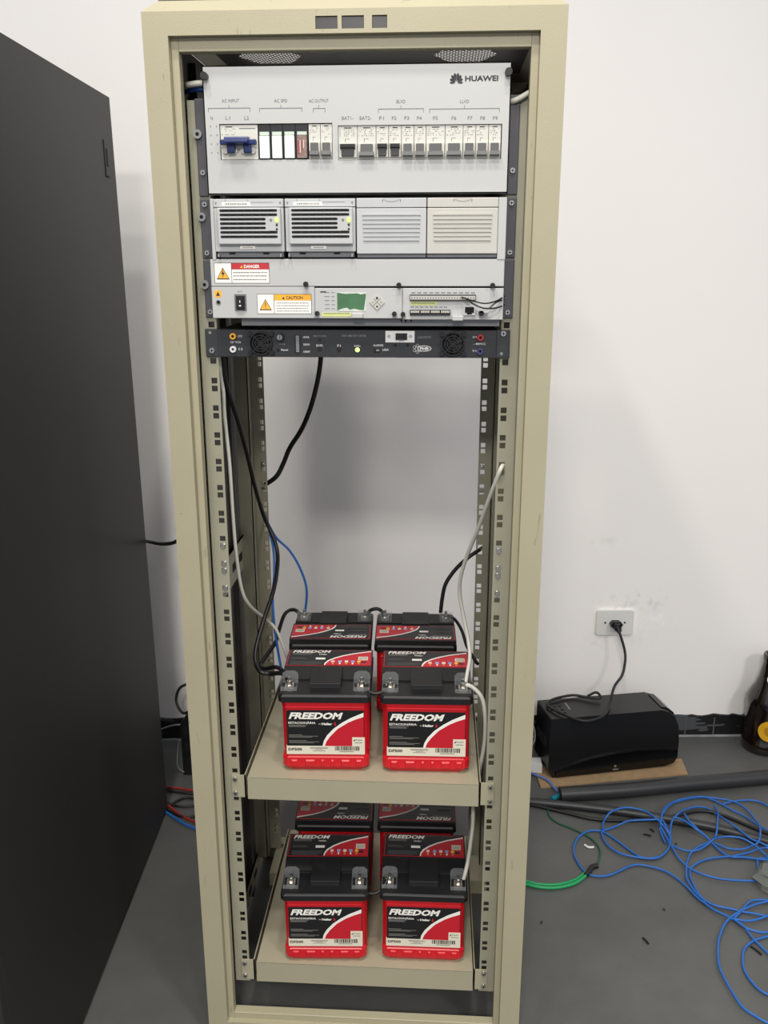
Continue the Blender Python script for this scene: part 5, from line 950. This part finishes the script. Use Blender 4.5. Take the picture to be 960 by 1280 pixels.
# ------------------------------------------------------------------ bottle
bt = thing('beer_bottle', (1.155, 1.120, 0), 'large dark brown glass bottle at the right edge by the wall', 'bottle')
b = MB(); prof = [(.040, 0), (.056, .002), (.062, .010), (.063, .030), (.0605, .034), (.0605, .150), (.0625, .160), (.0615, .178), (.052, .200), (.042, .218), (.034, .245), (.029, .275), (.0275, .295), (.0285, .297), (.0285, .315), (.0265, .318), (.022, .318), (.021, .300), (.02, .28)]
b.lathe((1.155, 1.120, 0), prof, glassb, 36); b.build('glass', bt)
def disc(name, th, z, r_, m, m2, rb_, tilt=0):
    # a round label wrapped on the glass
    b = MB(); vs = [(1.155+rb_*math.cos(th), 1.120+rb_*math.sin(th), z)]; n = 24
    for rr_ in (r_*.5, r_):
        for k in range(n):
            a = 2*math.pi*k/n; s2 = rr_*math.cos(a)/rb_; zz2 = z+rr_*math.sin(a); rad = rb_-tilt*(zz2-z)
            vs.append((1.155+rad*math.cos(th+s2), 1.120+rad*math.sin(th+s2), zz2))
    b.add(vs, [(0, 1+k, 1+(k+1) % n) for k in range(n)], m, True); b.add(vs, [(1+k, 1+(k+1) % n, 1+n+(k+1) % n, 1+n+k) for k in range(n)], m2, True)
    return b.build(name, bt)
disc('yellow_label', math.radians(-97), .088, .034, mat('label_gold', (180, 130, 20), .5, var=.1), lyel, .0612)
disc('neck_label', math.radians(-103), .248, .015, papw, papw, .0345, .33)

# ------------------------------------------------------------------ floor: conduits, cables, litter
b = MB(); b.tube(CB['pipe1'], .0205, pipem, n=16, sub=4)
c0 = Vector(CB['pipe1'][0]); b.cyl((c0.x-.001, c0.y, c0.z), .016, .002, hole, axis='x', n=16); b.build('black_conduit', label='thick straight black conduit lying in front of the cardboard', cat='conduit')
cable('pipe2', .0115, pipem, 'black_conduit', 'thinner bent black conduit passing under the blue cable loops', 'conduit')
cable('pipe3', .0048, cblk, 'black_cable', 'thin black cable lying along the thinner conduit on the floor')
b = MB()
for i, l_ in enumerate(CB['blue']): b.tube(l_, .0027, cblu, n=7, sub=6)
b.build('network_cable', label='tangled coils of blue network cable spread on the floor at right', cat='cable')
g = thing('ground_cable', (.55, .55, 0), 'green cable on the floor joining a thin dark green wire at a black taped splice', 'cable')
b = MB(); b.tube(CB['green_thick'], .0042, cgrn); b.tube([(p[0], p[1]+.011, p[2]) for p in CB['green_thick']], .0035, cgrn); b.build('thick_wire', g, label='bright green pair of wires')
b = MB(); b.tube(CB['green_thin'], .0024, cdgr); b.build('thin_wire', g, label='thin dark green wire')
b = MB(); b.tube(CB['sleeve'], .0065, cblk); b.build('splice_tape', g)
cable('blue_white', .0035, mat('blue_white_cable', (90, 120, 190), .4, var=.2, scale=120), 'blue_cable', 'short pale blue cable entering the open end of the thick conduit')
cable('teal', .0075, teal, 'cable_sleeve', 'small teal sleeve piece beside the open end of the thick conduit', 'sleeve')
cable('white_bit', .0028, inkw, 'cable_scrap', 'small white scrap of wire inside the leftmost blue loop', 'scrap')
lit = [(0.6086, 0.2635, -1.1, 0.01, 'black tape scrap lying alone on the floor, lower middle of the open area'),(0.8445, 0.248, -1.0, 0.014, 'black tape scrap beside the lowest blue cable loops'),(0.764, 0.6157, 0.9, 0.005, 'tiny dark crumb next to the middle blue loop crossing'),(0.3835, 0.308, 1.0, 0.004, 'tiny dark crumb close to the right side of the rack'),(0.6737, 0.3667, -0.6, 0.003, 'tiny dark speck below the long blue strand'),(0.7149, 0.6705, -1, 0.007, 'upper of two thin dark slivers between the blue loops'),(0.6976, 0.6489, -0.3, 0.01, 'lower flat sliver of two between the blue loops')]
for i, (x_, y_, a_, l_, nm) in enumerate(lit):
    ca, sa = math.cos(a_), math.sin(a_); b = MB(); b.tube([(x_-ca*l_, y_-sa*l_, .002), (x_, y_+.001, .003), (x_+ca*l_, y_+sa*l_, .002)], .0022 if l_ > .006 else .0014, blackm, n=6, sub=2)
    b.build('tape_scrap', label=nm, cat='scrap')
b = MB(); rr = random.Random(2); vs = []; n, mrow = 12, 7
for j in range(mrow):
    ph = math.pi/2*j/(mrow-1)
    for i in range(n):
        th = 2*math.pi*i/n; rad = .075*math.cos(ph)*(1+rr.uniform(-.18, .18))+.004; vs.append((.995+rad*math.cos(th), .475+rad*.7*math.sin(th), .004+.05*math.sin(ph)*(1+rr.uniform(-.15, .15))))
b.add(vs, [(j*n+i, j*n+(i+1) % n, (j+1)*n+(i+1) % n, (j+1)*n+i) for j in range(mrow-1) for i in range(n)], bag); b.build('plastic_bag', label='crumpled cloudy plastic bag at the right edge on the blue cables', cat='bag')
# left gap: cables on the floor and a black power strip behind the rack
cols = [(cblk, 'black'), (cred, 'red'), (cred, 'red'), (cblk, 'black'), (cblu, 'blue'), (cblk, 'black'), (cblk, 'black')]
wires = ['top black wire of the bundle between cabinet and rack', 'red wire lying on top of the bundle between cabinet and rack', 'lower red wire nearest the camera in the left floor bundle', 'short black wire across the middle of the left floor bundle', 'blue wire in the bundle on the floor between cabinet and rack', 'curving black wire through the left floor bundle', 'black wire rising through the left floor bundle']
for (m_, cn), pts_, lb in zip(cols, CB['c_wires'], wires):
    b = MB(); b.tube(pts_, .0034, m_); b.build(cn+'_wire', label=lb, cat='wire')
ps = thing('power_strip', (-.60, .95, 0), 'black power strip standing behind the left edge of the beige rack', 'power strip')
b = MB(); b.prism([(-.605, 0), (-.550, 0), (-.550, .195), (-.585, .195), (-.605, .165)], .865, .93, black); b.build('housing', ps, bevel=.003, seg=2)
b = MB()
for k in range(3): b.box(-.595, -.560, .864, .866, .03+k*.05, .060+k*.05, hole)
b.build('socket', ps)
b = MB(); b.tube([(-.585, .90, .19), (-.61, .91, .18), (-.632, .93, .205), (-.625, .94, .24), (-.60, .945, .255), (-.56, .95, .26)], .0042, cblk); b.build('power_cord', ps)
b = MB(); b.tube([(-.57, .93, .115), (-.62, .95, .116), (-.66, .955, .110), (-.71, .95, .09), (-.75, .93, .07)], .0028, cgry); b.build('grey_cable', label='thin grey cable running left from the power strip to the black cabinet', cat='cable')
b = MB(); b.tube([(-.60, .86, .012), (-.625, .88, .02), (-.635, .92, .05), (-.63, .93, .08)], .0014, cgry); b.build('thin_wire', label='hair-thin pale wire arcing on the floor left of the power strip', cat='wire')
# every copy must have its own name root
